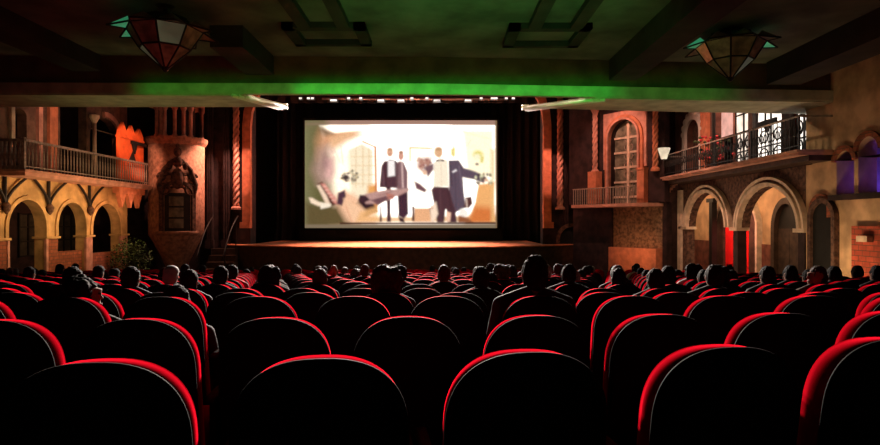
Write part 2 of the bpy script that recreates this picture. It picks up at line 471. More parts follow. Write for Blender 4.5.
# black drapes
def drape(x0, x1, Y, v0, v1, lab, amp=.12, per=.45):
    n = max(8, int(abs(x1-x0)/per*8)); mb = MB(); vs = []
    for i in range(n+1):
        x = x0 + (x1-x0)*i/n; yy = Y + amp*math.sin(2*PI*i/8)
        vs += [(x, yy, E+v0), (x, yy, E+v1), (x, yy+.03, E+v0), (x, yy+.03, E+v1)]
    fs = []
    for i in range(n):
        a = i*4; b = a+4
        fs += [(a, b, b+1, a+1), (a+2, a+3, b+3, b+2), (a, a+2, b+2, b), (a+1, b+1, b+3, a+3)]
    fs += [(0,1,3,2), (n*4, n*4+2, n*4+3, n*4+1)]
    mb.add(vs, fs)
    o = obj('stage_drape', mb, M['black'], None, True); tag(o, lab, 'curtain'); return o
SY = 32.0
sx0, sx1 = PX(305, SY), PX(497, SY); sv1, sv0 = VV(120.5, SY), VV(228, SY)
drape(oL-.2, sx0+.4, SY+.5, SV, 8, 'black stage drape hanging on the left of the screen')
drape(sx1-.4, oR+.6, SY+.5, SV, 8, 'black stage drape hanging on the right of the screen')
drape(oL-.2, oR+.2, PY+1.4, VV(103, PY+1.4), 8.3, 'black valance hanging across the top of the stage', .08, .6)
o = obj('screen_skirt', MB().box((sx0-.3, SY-.02, E+SV), (sx1+.3, SY+.05, E+sv0-.02)), M['black']); tag(o, 'black cloth skirt under the projection screen', 'curtain')
t = thing('light_batten', (-1.75, 28.3, E+5.6), 'row of small pale stage lamps on a pipe above the screen', 'stage lights')
by = 28.3; bx0, bx1 = PX(300, by), PX(513, by)
obj('pipe', MB().tube([(PX(322,by), by, E+VV(98.8,by)), (PX(505,by), by, E+VV(99.2,by))], .05, 8), M['white_mould'], t, True)
k = 0
for px in (301, 309, 313, 334, 349, 361, 381, 401, 412, 427, 437, 468, 481, 494, 506, 513):
    x = PX(px, by); py = 100.5 if px in (334, 381, 437, 468, 401) else 98.5
    w = .3 if px in (334, 381, 437, 468, 494, 401) else .13
    hd = MB().box((x-w*.6, by-.12, E+VV(py+1.4,by)), (x+w*.6, by+.14, E+VV(py-1.4,by)))
    h = obj('lamp_head', hd, M['iron'], t)
    obj('lamp_lens', MB().box((x-w*.52, by-.14, E+VV(py+1.2,by)), (x+w*.52, by-.121, E+VV(py-.6,by))), M['lamp_white'], h)

# ------------------------------------------------------------------ the film picture on the screen
def screen_picture():
    W, H = 288, 160
    gx = np.linspace(305, 497, W + 1); gy = np.linspace(121, 228, H + 1)
    X, Y = np.meshgrid(gx, gy)
    img = np.zeros((H + 1, W + 1, 3)); G = 5.0
    def lin(c, k=1.0): return np.array(srgb(*c)[:3]) * k
    def put(cov, c, k=1.0): img[:] = img * (1 - cov[..., None]) + lin(c, k) * cov[..., None]
    def poly(pts, c, s=.8, k=1.0, a=1.0):
        ins = np.zeros(X.shape, bool); d = np.full(X.shape, 1e9); n = len(pts)
        for i in range(n):
            x0, y0 = pts[i]; x1, y1 = pts[(i + 1) % n]
            cr = ((y0 > Y) != (y1 > Y)) & (X < (x1 - x0) * (Y - y0) / ((y1 - y0) or 1e-9) + x0)
            ins ^= cr
            L = (x1 - x0) ** 2 + (y1 - y0) ** 2 or 1e-9
            q = np.clip(((X - x0) * (x1 - x0) + (Y - y0) * (y1 - y0)) / L, 0, 1)
            d = np.minimum(d, np.hypot(X - x0 - q * (x1 - x0), Y - y0 - q * (y1 - y0)))
        sd = np.where(ins, d, -d)
        put(np.clip(sd / s * .5 + .5, 0, 1) * a, c, k)
    def ell(cx, cy, rx, ry, c, s=.8, k=1.0, a=1.0):
        r = np.hypot((X - cx) / rx, (Y - cy) / ry); sd = (1 - r) * min(rx, ry)
        put(np.clip(sd / s * .5 + .5, 0, 1) * a, c, k)
    def line(x0, y0, x1, y1, w, c, a=1.0):
        dx, dy = x1 - x0, y1 - y0; L = math.hypot(dx, dy); nx, ny = -dy / L * w / 2, dx / L * w / 2
        poly([(x0+nx, y0+ny), (x1+nx, y1+ny), (x1-nx, y1-ny), (x0-nx, y0-ny)], c, .7, 1, a)
    img[:] = lin((255, 246, 236)) * G
    # warm side of the room in the film
    ell(335, 185, 46, 62, (255, 232, 205), 22, 1.6)
    poly([(300,115),(322,115),(328,140),(322,172),(332,185),(336,206),(350,228),(300,235)], (104, 98, 60), 6)
    poly([(300,115),(311,115),(311,235),(300,235)], (125, 122, 84), 7)
    poly([(322,130),(345,126),(366,128),(364,134),(348,141),(328,150),(320,158),(318,142)], (222, 160, 118), 7)
    poly([(330,138),(352,130),(362,136),(346,142),(330,152)], (238, 186, 140), 4)
    poly([(320,126),(368,125),(366,130),(334,133)], (255, 240, 215), 1.5, 2.5)
    poly([(322,128),(334,134),(326,136),(320,131)], (116, 92, 62), 3)
    poly([(319,150),(327,146),(334,160),(333,176),(326,186),(318,184),(313,170)], (178, 142, 128), 6)
    poly([(327,160),(333,158),(334,172),(330,182),(325,176)], (228, 178, 168), 3)
    poly([(455,124),(500,124),(500,184),(462,184)], (255, 240, 206), 9, 1.25)
    poly([(404,140),(436,140),(436,200),(404,200)], (255, 238, 214), 8, 1.2, .8)
    # door with panes
    poly([(348,150),(362,143),(374,150),(374,208),(352,208)], (255, 238, 205), 2, 1.0)
    for x in (356, 363, 369): line(x, 148, x, 188, .8, (226, 190, 140), .8)
    for y in (157, 166, 175, 184): line(351, y, 374, y, .7, (232, 200, 150), .8)
    poly([(368,186),(377,184),(377,212),(366,212)], (236, 168, 96), 2)
    line(362, 141.5, 375.5, 147.5, 2, (205, 140, 84)); line(375.5, 146.5, 376.5, 212, 2.6, (208, 128, 74))
    line(341, 146, 343, 164, 1.4, (220, 205, 190), .7); line(334, 148, 340, 163, 1.2, (215, 200, 190), .6)
    # grey flowers
    for i in range(46):
        q = RNG.random() * 2 * PI; r = math.sqrt(RNG.random())
        x = 350 + 9 * r * math.cos(q); y = 177 + 7 * r * math.sin(q)
        ell(x, y, .5 + 1.1*RNG.random(), .5 + RNG.random(), RNG.choice([(120,106,92),(70,60,56),(200,188,160),(180,160,120)]), .6)
    ell(346, 177.5, 3.2, 2.6, (64, 54, 54), 1)
    # floor of the film room
    poly([(330,216),(500,214),(500,224),(330,224)], (250, 206, 160), 3)
    # foreground seated figure
    poly([(336,197),(346,190),(362,200),(366,214),(376,224),(338,224),(334,212)], (250, 196, 158), 3)
    poly([(306,203),(322,206),(338,206),(346,220),(354,226),(306,228)], (98, 84, 52), 4)
    poly([(318,184),(322,182),(331,193),(338,204),(333,206),(324,200)], (84, 44, 36), 1.2)
    poly([(321,184),(325,184),(336,198),(338,205),(334,203)], (226, 150, 134), 1)
    poly([(317,186),(320,185),(327,196),(331,206),(326,204)], (246, 214, 186), 1)
    poly([(309,198),(312,198),(319,202),(328,204),(327,207),(318,206),(311,203)], (255, 226, 196), 1)
    poly([(320,203),(331,204),(330,207),(321,209)], (255, 238, 214), 1)
    poly([(338,193),(345,190),(346,196),(342,206),(337,204)], (76, 50, 64), 1)
    poly([(354,205),(366,196),(373,202),(378,212),(366,217),(360,219)], (46, 28, 36), 1)
    poly([(344,199),(358,203),(366,211),(360,226),(352,224)], (250, 200, 160), 2)
    # two men in evening dress
    poly([(379,188),(381,166),(384,161),(396,160),(400,166),(400,189)], (78, 50, 60), 1)
    poly([(388,160),(394.5,160),(395,176),(388,177)], (255, 246, 242), .8)
    ell(390, 153, 3.8, 5, (226, 170, 140), 1); ell(390, 149.5, 3.4, 1.8, (200, 150, 110), 1)
    line(388, 160, 393.5, 160, 1.4, (100, 70, 76))
    poly([(386,187),(391,187),(391,222),(387,222)], (66, 40, 50), .8); poly([(380,206),(382,206),(382,222),(379.5,222)], (66, 44, 48), .8)
    poly([(396,166),(398,161),(404,162),(408,172),(408,190),(397,190)], (128, 96, 100), 1)
    ell(401, 156.5, 3.3, 5, (214, 156, 136), 1); line(402, 163, 403, 188, 1.6, (220, 186, 180))
    poly([(397,190),(408,190),(409,214),(404,219),(398,216)], (62, 40, 54), 1)
    poly([(398,216),(404,219),(405,223),(400,222)], (50, 30, 40), .8)
    # the pointed prop lying across
    poly([(360,196),(366,194),(384,190),(409,188.5),(409,191),(390,200),(376,204),(366,204)], (190, 148, 140), 1)
    poly([(372,200),(386,196),(390,199),(378,206)], (110, 76, 80), 1); poly([(386,193),(394,195),(394,200),(388,199)], (190, 120, 104), 1)
    poly([(360,195),(366,196),(370,200),(364,203),(358,201)], (56, 36, 46), .8)
    # picture, white armchair
    line(409, 148, 433, 149, 2, (232, 206, 150)); line(410, 148, 410, 162, 2, (232, 206, 150)); line(454, 126, 453.5, 158, 2, (246, 226, 160)); poly([(450,148),(456,148),(456,157),(450,157)], (240, 220, 140), 1.5)
    poly([(418,158),(433,157),(430,170),(424,174),(417,168)], (186, 136, 120), 2)
    for i in range(20):
        ell(417 + 15*RNG.random(), 158 + 14*RNG.random(), 1.2, 1.1, RNG.choice([(255,240,230),(150,90,86),(214,170,150)]), .8)
    poly([(414,181),(420,184),(427,190),(425,193),(416,189)], (112, 76, 84), 1)
    poly([(414,208),(433,208),(433,222),(413,222)], (238, 178, 132), 1.2)
    poly([(411.5,206),(414.5,206),(414.5,221),(412,221)], (66, 40, 36), .8); poly([(429,208),(434,208),(434,221),(432,221)], (90, 54, 44), .8)
    # man with spread arms
    poly([(448,160),(459,160),(464,168),(476,172),(487,178),(484,184),(474,180),(463,178),(466,208),(456,213),(449,214)], (92, 78, 92), 1)
    poly([(431,190),(434,186),(449,187),(452,200),(456,212),(457,223),(448,223),(446,210),(444,223),(437,223)], (74, 48, 56), 1)
    poly([(434,162),(440,158),(448,160),(449,187),(433,187)], (255, 240, 214), .8)
    poly([(424,168),(434,163),(434,170),(428,178)], (120, 90, 96), 1.2)
    ell(438.5, 152.8, 5, 6, (232, 188, 146), 1.4); poly([(452,172),(456,169.5),(457,171),(453,173)], (250, 240, 240), .6)
    poly([(430,206),(436,202),(438,214),(434,222),(431,222)], (255, 226, 200), 1.2)
    poly([(446,211),(451,213),(450,222),(447,222)], (250, 200, 170), .8)
    # lamp, plant, desk on the right
    ell(478, 155, 5, 4.2, (236, 222, 130), 1.6); ell(477, 157.5, 3.5, 3, (255, 250, 214), 1.4); ell(477, 164.5, 1.6, 1.2, (90, 66, 60), .8); poly([(481,157),(484,157),(483,163),(480,163)], (226, 214, 120), 1)
    poly([(478,184),(495,182),(495,223),(466,223),(470,214),(474,204),(476,192)], (244, 178, 112), 1.6)
    poly([(474,206),(495,208),(495,224),(466,224)], (218, 122, 62), 4)
    poly([(491,150),(495,150),(495,224),(491,224)], (238, 190, 126), 2, 1, .8)
    for i in range(22): ell(474 + 19*RNG.random(), 174 + 10*RNG.random(), 1.1, 1.5, RNG.choice([(90,70,62),(150,130,96),(236,230,190),(60,44,44)]), .8)
    poly([(465,197),(472,196),(473,204),(469,209),(464,208)], (84, 50, 48), 1); line(466.5, 199, 467, 207, 1, (250, 220, 200))
    ell(463.5, 213, 5, 4.4, (255, 246, 232), 1); poly([(458,215),(468,218),(474,223),(458,223)], (150, 90, 56), 1.2)
    # finer touches
    ell(439, 149.2, 4.2, 2.4, (186, 140, 92), 1.2, 1, .8); ell(439.5, 154, 2.6, 3.2, (226, 176, 134), 1.2)
    poly([(436,159.5),(440,160.5),(444,159.5),(444,162),(440,161.3),(436,162)], (90, 66, 70), .6)
    line(441, 163, 441.5, 186, .9, (236, 214, 186), .8); line(449.5, 161, 452, 186, 1.2, (58, 46, 58), .8); line(455, 174, 456, 208, 1, (70, 58, 72), .7); line(459, 166, 462, 190, 1.4, (122, 106, 120), .6)
    line(448, 190, 451, 208, 1, (54, 34, 42), .8); line(440, 190, 441, 221, 1, (96, 68, 74), .7)
    ell(486.5, 180.5, 2.2, 1.8, (232, 184, 150), .8); ell(425, 173, 2, 2.4, (236, 190, 160), .8)
    line(384.5, 163, 386.5, 186, 1, (48, 30, 38), .8); line(398, 164, 397, 186, 1, (52, 34, 40), .8); line(383, 170, 384, 186, 1.2, (110, 84, 92), .6)
    ell(401, 152.4, 2.9, 1.6, (168, 118, 90), .8); ell(390, 154.5, 1.2, .7, (190, 136, 112), .6)
    line(412, 176, 414, 207, 1.1, (236, 214, 196), .8); line(428, 190, 431, 207, 1.1, (236, 206, 180), .8); line(414, 208, 433, 208.4, 1.2, (186, 126, 92), .8)
    poly([(360,212),(378,206),(379,222),(356,222)], (244, 184, 120), 2, 1, .8)
    for x0, y0, x1, y1 in ((378,196,392,192),(380,200,394,196),(370,200,380,204),(388,190,402,189)): line(x0, y0, x1, y1, 1, (120, 84, 86), .6)
    for k in range(5): line(323+2.2*k, 187+3.4*k, 327+2.2*k, 186.5+3.4*k, .8, (250, 206, 184), .7)
    ell(326, 164, 3, 5, (150, 108, 112), 2.5, 1, .5); ell(331, 152, 3, 3, (238, 200, 184), 2, 1, .7)
    line(346, 206, 352, 222, 1.4, (226, 160, 124), .6); line(352, 202, 362, 208, 1.2, (230, 170, 130), .6)
    line(455, 130, 492, 140, 1, (250, 232, 190), .5); line(467, 146, 471, 140, .9, (214, 196, 196), .6); line(460, 141, 462, 137, .9, (214, 196, 196), .6)
    # soften like a projected picture
    for _ in range(2):
        p_ = np.pad(img, ((1, 1), (1, 1), (0, 0)), 'edge')
        img[:] = .5*img + .125*(p_[:-2, 1:-1] + p_[2:, 1:-1] + p_[1:-1, :-2] + p_[1:-1, 2:])
    gr = np.random.RandomState(3).rand(H + 1, W + 1, 1); img *= .9 + .2*gr
    # unlit upper and lower bands of the screen
    poly([(300,110),(500,110),(500,126),(420,125.6),(300,125.6)], (164, 128, 112), .8)
    poly([(300,110),(330,110),(326,126),(300,128)], (120, 110, 78), 5)
    poly([(340,222.5),(500,222),(500,224.5),(340,224.5)], (64, 34, 22), .8)
    poly([(300,224.5),(500,224),(500,235),(300,235)], (128, 112, 90), .8)
    poly([(495,110),(500,110),(500,235),(495.6,235)], (120, 96, 70), .8)
    # mesh
    vs = []
    for j in range(H + 1):
        for i in range(W + 1):
            vs.append((sx0 + (sx1 - sx0) * i / W, SY - .03, E + sv1 + (sv0 - sv1) * j / H))
    fs = [(j*(W+1)+i, (j+1)*(W+1)+i, (j+1)*(W+1)+i+1, j*(W+1)+i+1) for j in range(H) for i in range(W)]
    return vs, fs, img
vs, fs, img = screen_picture()
m = bpy.data.materials.new('film picture'); m.use_nodes = True
b = m.node_tree.nodes['Principled BSDF']; b.inputs['Base Color'].default_value = (.02, .02, .02, 1); b.inputs['Specular IOR Level'].default_value = 0
at = m.node_tree.nodes.new('ShaderNodeVertexColor'); at.layer_name = 'film'
m.node_tree.links.new(at.outputs[0], b.inputs['Emission Color']); b.inputs['Emission Strength'].default_value = 1.0
b.inputs['Roughness'].default_value = .9
t = thing('projection_screen', ((sx0+sx1)/2, SY, E+sv0), 'large bright cinema screen showing men in evening dress', 'screen')
mb = MB(); mb.v = vs; mb.f = fs
o = obj('film_image', mb, m, t)
ca = o.data.color_attributes.new('film', 'FLOAT_COLOR', 'POINT')
ca.data.foreach_set('color', np.concatenate([img.reshape(-1, 3), np.ones((img.shape[0]*img.shape[1], 1))], 1).astype(np.float32).ravel())
mb = MB(); mb.box((sx0-.12, SY-.02, E+sv0-.12), (sx1+.12, SY+.06, E+sv1+.12))
obj('screen_backing', mb, M['black'], t)

# ------------------------------------------------------------------ left facade
fL = left(XL)
BE = -12.0                                   # front edge of the left balcony
def lu(x): return LY(x, XL)
a1 = (18.75, .86); a2 = (21.02, .80); a3 = (23.2, .96)
ops = [(a1[0], a1[1], -4.2, -.15, .86), (a2[0], a2[1], -4.2, -.12, .82), (a3[0], a3[1], -4.2, -.2, .92), (16.3, .9, -4.2, -.15, .86)]
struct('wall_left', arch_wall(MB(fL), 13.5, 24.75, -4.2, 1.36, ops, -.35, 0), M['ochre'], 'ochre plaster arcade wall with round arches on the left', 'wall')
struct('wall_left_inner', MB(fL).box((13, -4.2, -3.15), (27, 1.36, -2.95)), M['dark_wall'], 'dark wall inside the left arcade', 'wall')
struct('trim_5', MB(fL).box((13, 1.36, -3.15), (24.9, 1.42, 0)), M['dark_wall'], 'dark deck above the left arcade', 'trim')
# piers, imposts, brick facing below
for i, (u0, u1, lab) in enumerate([(17.25, 17.87, 'brick faced pier at the near side of the widest left arch'), (19.63, 20.2, 'brick faced pier between the first and second left arches'), (21.84, 22.22, 'slim pier between the second and third left arches'), (24.18, 24.7, 'slim pier at the far end of the left arcade')]):
    t = thing('arcade_pier', (XL, (u0+u1)/2, E-4.2), lab, 'pier')
    obj('brick_facing', MB(fL).box((u0-.01, -4.2, -.37), (u1+.01, -.55, .03)), M['brick'] if i < 2 else M['pink_stone'], t)
    obj('impost', MB(fL).box((u0-.08, -.53, -.4), (u1+.08, -.46, .09)), M['ochre'], t)
    obj('corner_strip', MB(fL).box((u0-.05 if i else u1-.05, -4.2, -.02), (u0+.05 if i else u1+.05, -.55, .06)), M['pink_stone'], t)
# low brick parapets and window bars in the arches
for i, (uc, hw) in enumerate([a2, a3]):
    o = obj('arch_parapet', MB(fL).box((uc-hw, -4.2, -.33), (uc+hw, -1.0 if i == 0 else -1.15, -.12)), M['brick'])
    tag(o, 'low brick parapet filling the foot of the %s left arch' % ('second' if i == 0 else 'third'), 'parapet')
for i, (uc, hw) in enumerate([a1, a2, a3]):
    t = thing('inner_window', (XL-2.9, uc+2.1, E-1.3), 'dim barred window inside the %s left arch' % ['first', 'second', 'third'][i], 'window')
    f2 = MB(left(XL-2.94))
    u0, u1 = uc+1.5, uc+3.0
    obj('window_glass', MB(left(XL-2.94)).box((u0, -1.3, 0), (u1, .35, .02)), M['glass_dark'], t)
    for q in range(4): f2.box((u0+(u1-u0)*q/3-.03, -1.3, .02), (u0+(u1-u0)*q/3+.03, .35, .07))
    for v in (-1.3, -.75, -.2, .3): f2.box((u0, v, .02), (u1, v+.05, .07))
    obj('window_bars', f2, M['iron'], t)
# arch rings
for i, (uc, hw, vs_, rs) in enumerate([(a1[0], a1[1], -.15, .86), (a2[0], a2[1], -.12, .82), (a3[0], a3[1], -.2, .92)]):
    pts = [(uc-hw, -.45)] + arch_pts(uc, hw, vs_, rs) + [(uc+hw, -.45)]
    o = obj('arch_ring', MB(fL).ribbon(pts, .13, -.02, .05), M['ochre']); tag(o, 'plain plaster ring around the %s left arch' % ['first', 'second', 'third'][i], 'moulding')
# balcony
t = thing('balcony', (BE, 21, E+1.36), 'long left wall balcony with pale slab edge and thin baluster railing', 'balcony')
u0, u1 = 17.35, 24.68
obj('slab', MB(left(BE)).box((u0, 1.36, -.9), (u1+.25, 1.53, 0)), M['slab'], t)
obj('slab_lip', MB(left(BE)).box((u0-.06, 1.47, -.9), (u1+.3, 1.54, .05)), M['slab'], t)
obj('top_rail', MB(left(BE)).box((u0, 2.36, -.09), (u1, 2.43, -.01)).box((u0, 2.36, -.9), (u0+.08, 2.43, -.09)), M['rail'], t)
obj('lower_rail', MB(left(BE)).box((u0, 1.62, -.07), (u1, 1.65, -.03)).box((u0, 1.62, -.9), (u0+.05, 1.65, -.07)), M['rail'], t)
bal = MB(); bal.lathe([(.022, 0), (.028, .05), (.013, .12), (.026, .4), (.013, .72), (.022, .83)], (0, 0), 6)
b0 = None
for i in range(44):
    u = u0+.06 + (u1-u0-.12)*i/43
    if b0 is None: b0 = obj('baluster', bal, M['rail'], t, True, local=True); o = b0
    else: o = b0.copy(); C.objects.link(o)
    o.parent = t; o.location = Vector((BE-.05, u, E+1.54)) - t.location
wide = MB(); wide.lathe([(.05, 0), (.06, .06), (.03, .12), (.065, .36), (.03, .68), (.05, .76), (.05, .83)], (0, 0), 8)
b1 = None
for i in range(6):
    if b1 is None: b1 = obj('end_baluster', wide, M['rail'], t, True, local=True); o = b1
    else: o = b1.copy(); C.objects.link(o)
    o.parent = t; o.location = Vector((BE-.2-.13*i, u0+.04, E+1.54)) - t.location
obj('corner_post', MB(left(BE)).box((u0-.02, 1.54, -.11), (u0+.07, 2.47, -.01)), M['rail'], t)
# iron brackets under the slab
for x, lab in ((3, 'dark scrolled iron bracket under the near end of the left balcony'), (47, 'dark scrolled iron bracket between the first and second left arches'), (88, 'dark scrolled iron bracket between the second and third left arches')):
    u = lu(x)
    t = thing('iron_bracket', (XL, u, E+.5), lab, 'bracket')
    f2 = MB(fL)
    for s in (-1, 1):
        p = [(u+s*.8*(q/8)**1.3, .5+.86*(q/8)**.75, .07+.05*q/8) for q in range(9)]
        f2.tube(p, .045, 6)
    f2.tube([(u, .5, .06), (u, 1.36, .06)], .05, 6)
    obj('bracket_arms', f2, M['iron'], t)
    obj('pendant', MB(fL).lathe([(.01, 0), (.1, 0.0)], (0, 0)) if False else MB(fL).tube([(u, .25, .1), (u, .36, .1), (u, .5, .1), (u, .6, .1)], [.02, .1, .13, .06], 8), M['brown_stone'], t, True)
# upper wall behind the balcony
up = [(lu(20), .3, 1.42, 3.3, .2), ((lu(60)+lu(86.5))/2, (lu(86.5)-lu(60))/2, 1.42, 6.2, 0), ((lu(90)+lu(119.5))/2, (lu(119.5)-lu(90))/2, 1.42, 3.2, .8)]
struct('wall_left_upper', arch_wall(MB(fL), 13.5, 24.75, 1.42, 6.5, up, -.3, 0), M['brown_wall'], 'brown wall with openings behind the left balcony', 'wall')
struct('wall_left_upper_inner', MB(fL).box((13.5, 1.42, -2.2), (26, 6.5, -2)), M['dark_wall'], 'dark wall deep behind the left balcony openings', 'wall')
for x0, x1, m_, lab in ((8.5, 12, 'pale_stone', 'pale door jamb at the far left of the left balcony'), (36, 40, 'pink_stone', 'narrow pink pilaster behind the left balcony'), (47, 55, 'orange_stone', 'broad orange lit pilaster behind the left balcony')):
    t = thing('pilaster', (XL, lu((x0+x1)/2), E+1.42), lab, 'pilaster')
    obj('shaft', MB(fL).box((lu(x0), 1.42, .0), (lu(x1), 4.4, .1)), M[m_], t)
    obj('base', MB(fL).box((lu(x0)-.04, 1.42, .0), (lu(x1)+.04, 1.66, .14)), M[m_], t)
    obj('capital', MB(fL).box((lu(x0)-.05, 4.3, .0), (lu(x1)+.05, 4.5, .16)), M[m_], t)
t = thing('slender_column', (XL+.18, lu(88)+.1, E+1.42), 'slender grey column with small capital behind the left balcony', 'column')
cu = lu(88)+.1
obj('shaft', MB().lathe([(.075, E+1.55), (.065, E+3.68)], (XL+.18, cu), 12), M['pale_stone'], t, True)
obj('base', MB().lathe([(.12, E+1.42), (.12, E+1.5), (.08, E+1.56)], (XL+.18, cu), 12), M['pale_stone'], t)
obj('capital', MB().lathe([(.07, E+3.66), (.17, E+3.86), (.17, E+3.95)], (XL+.18, cu), 8), M['pale_stone'], t)
o = obj('tie_bar', MB(fL).tube([(22.22, VV(131, 23), -.1), (24.08, VV(131, 23)-.02, -.1)], .03, 6), M['rail']); tag(o, 'thin pale tie bar across the arched opening behind the left balcony', 'bar')
pts = arch_pts(23.15, .93, 3.2, .85)
o = obj('arch_ring', MB(fL).ribbon(pts[6:] , .2, 0, .09), M['pink_stone']); tag(o, 'pink arch ring over the upper opening behind the left balcony', 'moulding')
# vermilion crenellated parapet with its pendants
XV = -12.12
fV = left(XV)
vu = lambda x: LY(x, XV)
ua, ub = vu(121.5), vu(145.5)
t = thing('crenellated_parapet', (XV, (ua+ub)/2, E+1.66), 'vermilion crenellated parapet panel at the far end of the left balcony', 'parapet')
w = ub-ua; poly = [(ua, 1.66), (ub, 1.66), (ub, 3.3)]
for k in range(2, -1, -1):
    c = ua + w*(.16+.34*k)
    poly += [(c+.29, 3.36), (c+.27, 3.5), (c, 3.88-.03*k), (c-.27, 3.5), (c-.29, 3.36)]
poly += [(ua, 3.4)]
obj('panel', MB(fV).prism(poly, -.2, -.08), M['vermilion'], t)
c = ua+w*.5
obj('tent_opening', MB(fV).prism([(c-.3, 2.38), (c+.32, 2.38), (c+.05, 2.85)], -.075, -.06), M['iron'], t)
obj('cap_band', MB(fV).box((ua-.02, 3.26, -.22), (ub+.02, 3.34, -.05)), M['vermilion'], t)
t = thing('lamp_bracket', (XV, c, E+3.0), 'dark T shaped bracket on the vermilion parapet', 'bracket')
obj('arm', MB(fV).box((c-.15, 3.1, -.06), (ub+.1, 3.22, .02)), M['iron'], t)
obj('drop', MB(fV).prism([(c-.1, 3.12), (c+.25, 3.12), (c+.08, 2.72)], -.06, .02), M['iron'], t)
t = thing('parapet_pendants', (XV, c, E+.6), 'orange pointed pendants hanging under the far end of the left balcony', 'pendants')
obj('band', MB(fV).box((vu(120.5), 1.12, -.3), (vu(146), 1.36, -.04)), M['orange_stone'], t)
for k in range(3):
    q = vu(121.5)+ (vu(145)-vu(121.5))*(.14+.34*k)
    obj('pendant_point', MB(fV).prism([(q-.24, 1.12), (q, .58), (q+.24, 1.12)], -.24, -.08), M['orange_stone'], t)

# ------------------------------------------------------------------ round tower on the left
TY = 26.1; TX = -11.45; TR = 1.13
tz = lambda y: E + VV(y, TY-TR*.8)
t = thing('round_tower', (TX, TY, ZB), 'round orange stone turret with ornate niche left of the stage', 'turret')
obj('drum', MB().lathe([(.12, tz(285)), (.3, tz(276)), (.62, tz(258)), (.95, tz(242)), (TR, tz(235)), (TR, tz(143))], (TX, TY), 40), M['tower'], t, True)
obj('cornice', MB().lathe([(TR, tz(144)), (TR+.1, tz(141)), (TR+.14, tz(138.5)), (TR+.14, tz(136.5)), (TR-.1, tz(136))], (TX, TY), 40), M['tower'], t)
obj('sill', MB().lathe([(TR, tz(236)), (TR+.13, tz(233.5)), (TR+.13, tz(231.5)), (TR, tz(231))], (TX, TY), 40, -1.95, -.4), M['tower'], t)
obj('upper_core', MB().lathe([(.75, tz(137)), (.75, E+6.5)], (TX, TY), 24), M['dark_wall'], t)
for k, px in enumerate((155, 161, 165.5, 176.5, 185, 191, 198.5, 206)):
    a = math.acos(max(-1, min(1, (PX(px, TY-1.0)-TX)/1.28)))
    cx_, cy_ = TX+1.08*math.cos(a), TY-1.08*math.sin(a)
    obj('colonnette', MB().lathe([(.11, tz(137)), (.11, tz(135)), (.075, tz(134)), (.075, tz(111)), (.13, tz(108.5)), (.13, tz(104))], (cx_, cy_), 10), M['pink_stone'], t, True)
obj('top_band', MB().lathe([(TR, tz(104)), (TR, tz(98))], (TX, TY), 30), M['pink_stone'], t)
# niche window and relief, lying on the drum
def drum(u, v, w):                  # u = metres round the drum from its camera side, w = outwards
    a = -PI/2 - .02 + u / TR
    return (TX + (TR+w)*math.cos(a), TY + (TR+w)*math.sin(a), v)
wv0, wv1 = tz(231), tz(193)
nu = .52
grid = lambda mb, u0, u1, v0, v1, w0, w1, n=6: [mb.box((u0+(u1-u0)*i/n, v0, w0), (u0+(u1-u0)*(i+1)/n, v1, w1)) for i in range(n)]
mb = MB(drum); grid(mb, nu-.5, nu+.5, wv0, wv1, .0, .03)
n = obj('niche_recess', mb, M['iron'], t)
win = MB(drum); 
for i in range(3):
    vb = wv0 + .12 + i*(wv1-wv0-.2)/3
    grid(win, nu-.32, nu+.22, vb, vb+(wv1-wv0)/3-.14, .03, .05)
obj('niche_glass', win, M['glass_dim'], t)
mb = MB(drum)
pts = [(nu-.55, wv0)] + [(nu+.55*math.cos(PI-PI*i/14), wv1-.05+.42*math.sin(PI*i/14)) for i in range(15)] + [(nu+.55, wv0)]
mb.ribbon(pts, .14, .0, .12)
obj('niche_moulding', mb, M['brown_stone'], t)
# carved crest: shield, scrolls, crown and a bust
mb = MB(drum); rv = tz(192)
for s in (-1, 1):
    for (ou, ov, R, th) in ((.32, .45, .3, .08), (.5, .1, .22, .07), (.22, .95, .22, .07), (.62, .62, .16, .06)):
        mb.tube([(nu+s*(ou+R*math.cos(q/10*1.6*PI)), rv+ov+R*math.sin(q/10*1.6*PI), .07) for q in range(11)], [th*(1-.05*q) for q in range(11)], 6)
    mb.tube([(nu+s*.62, rv-.25, .06), (nu+s*.72, rv+.3, .08), (nu+s*.5, rv+.95, .08), (nu+s*.15, rv+1.35, .08)], [.07, .1, .09, .05], 6)
mb.ell((nu, rv+.55, .05), (.26, .45, .13)); mb.ell((nu, rv+1.25, .06), (.2, .24, .14)); mb.ell((nu, rv+1.66, .07), (.15, .2, .14)); mb.ell((nu, rv+1.92, .06), (.07, .1, .07))
mb.ell((nu-.3, rv+1.1, .04), (.12, .18, .1)); mb.ell((nu+.3, rv+1.1, .04), (.12, .18, .1))
obj('carved_crest', mb, M['brown_stone'], t, True)

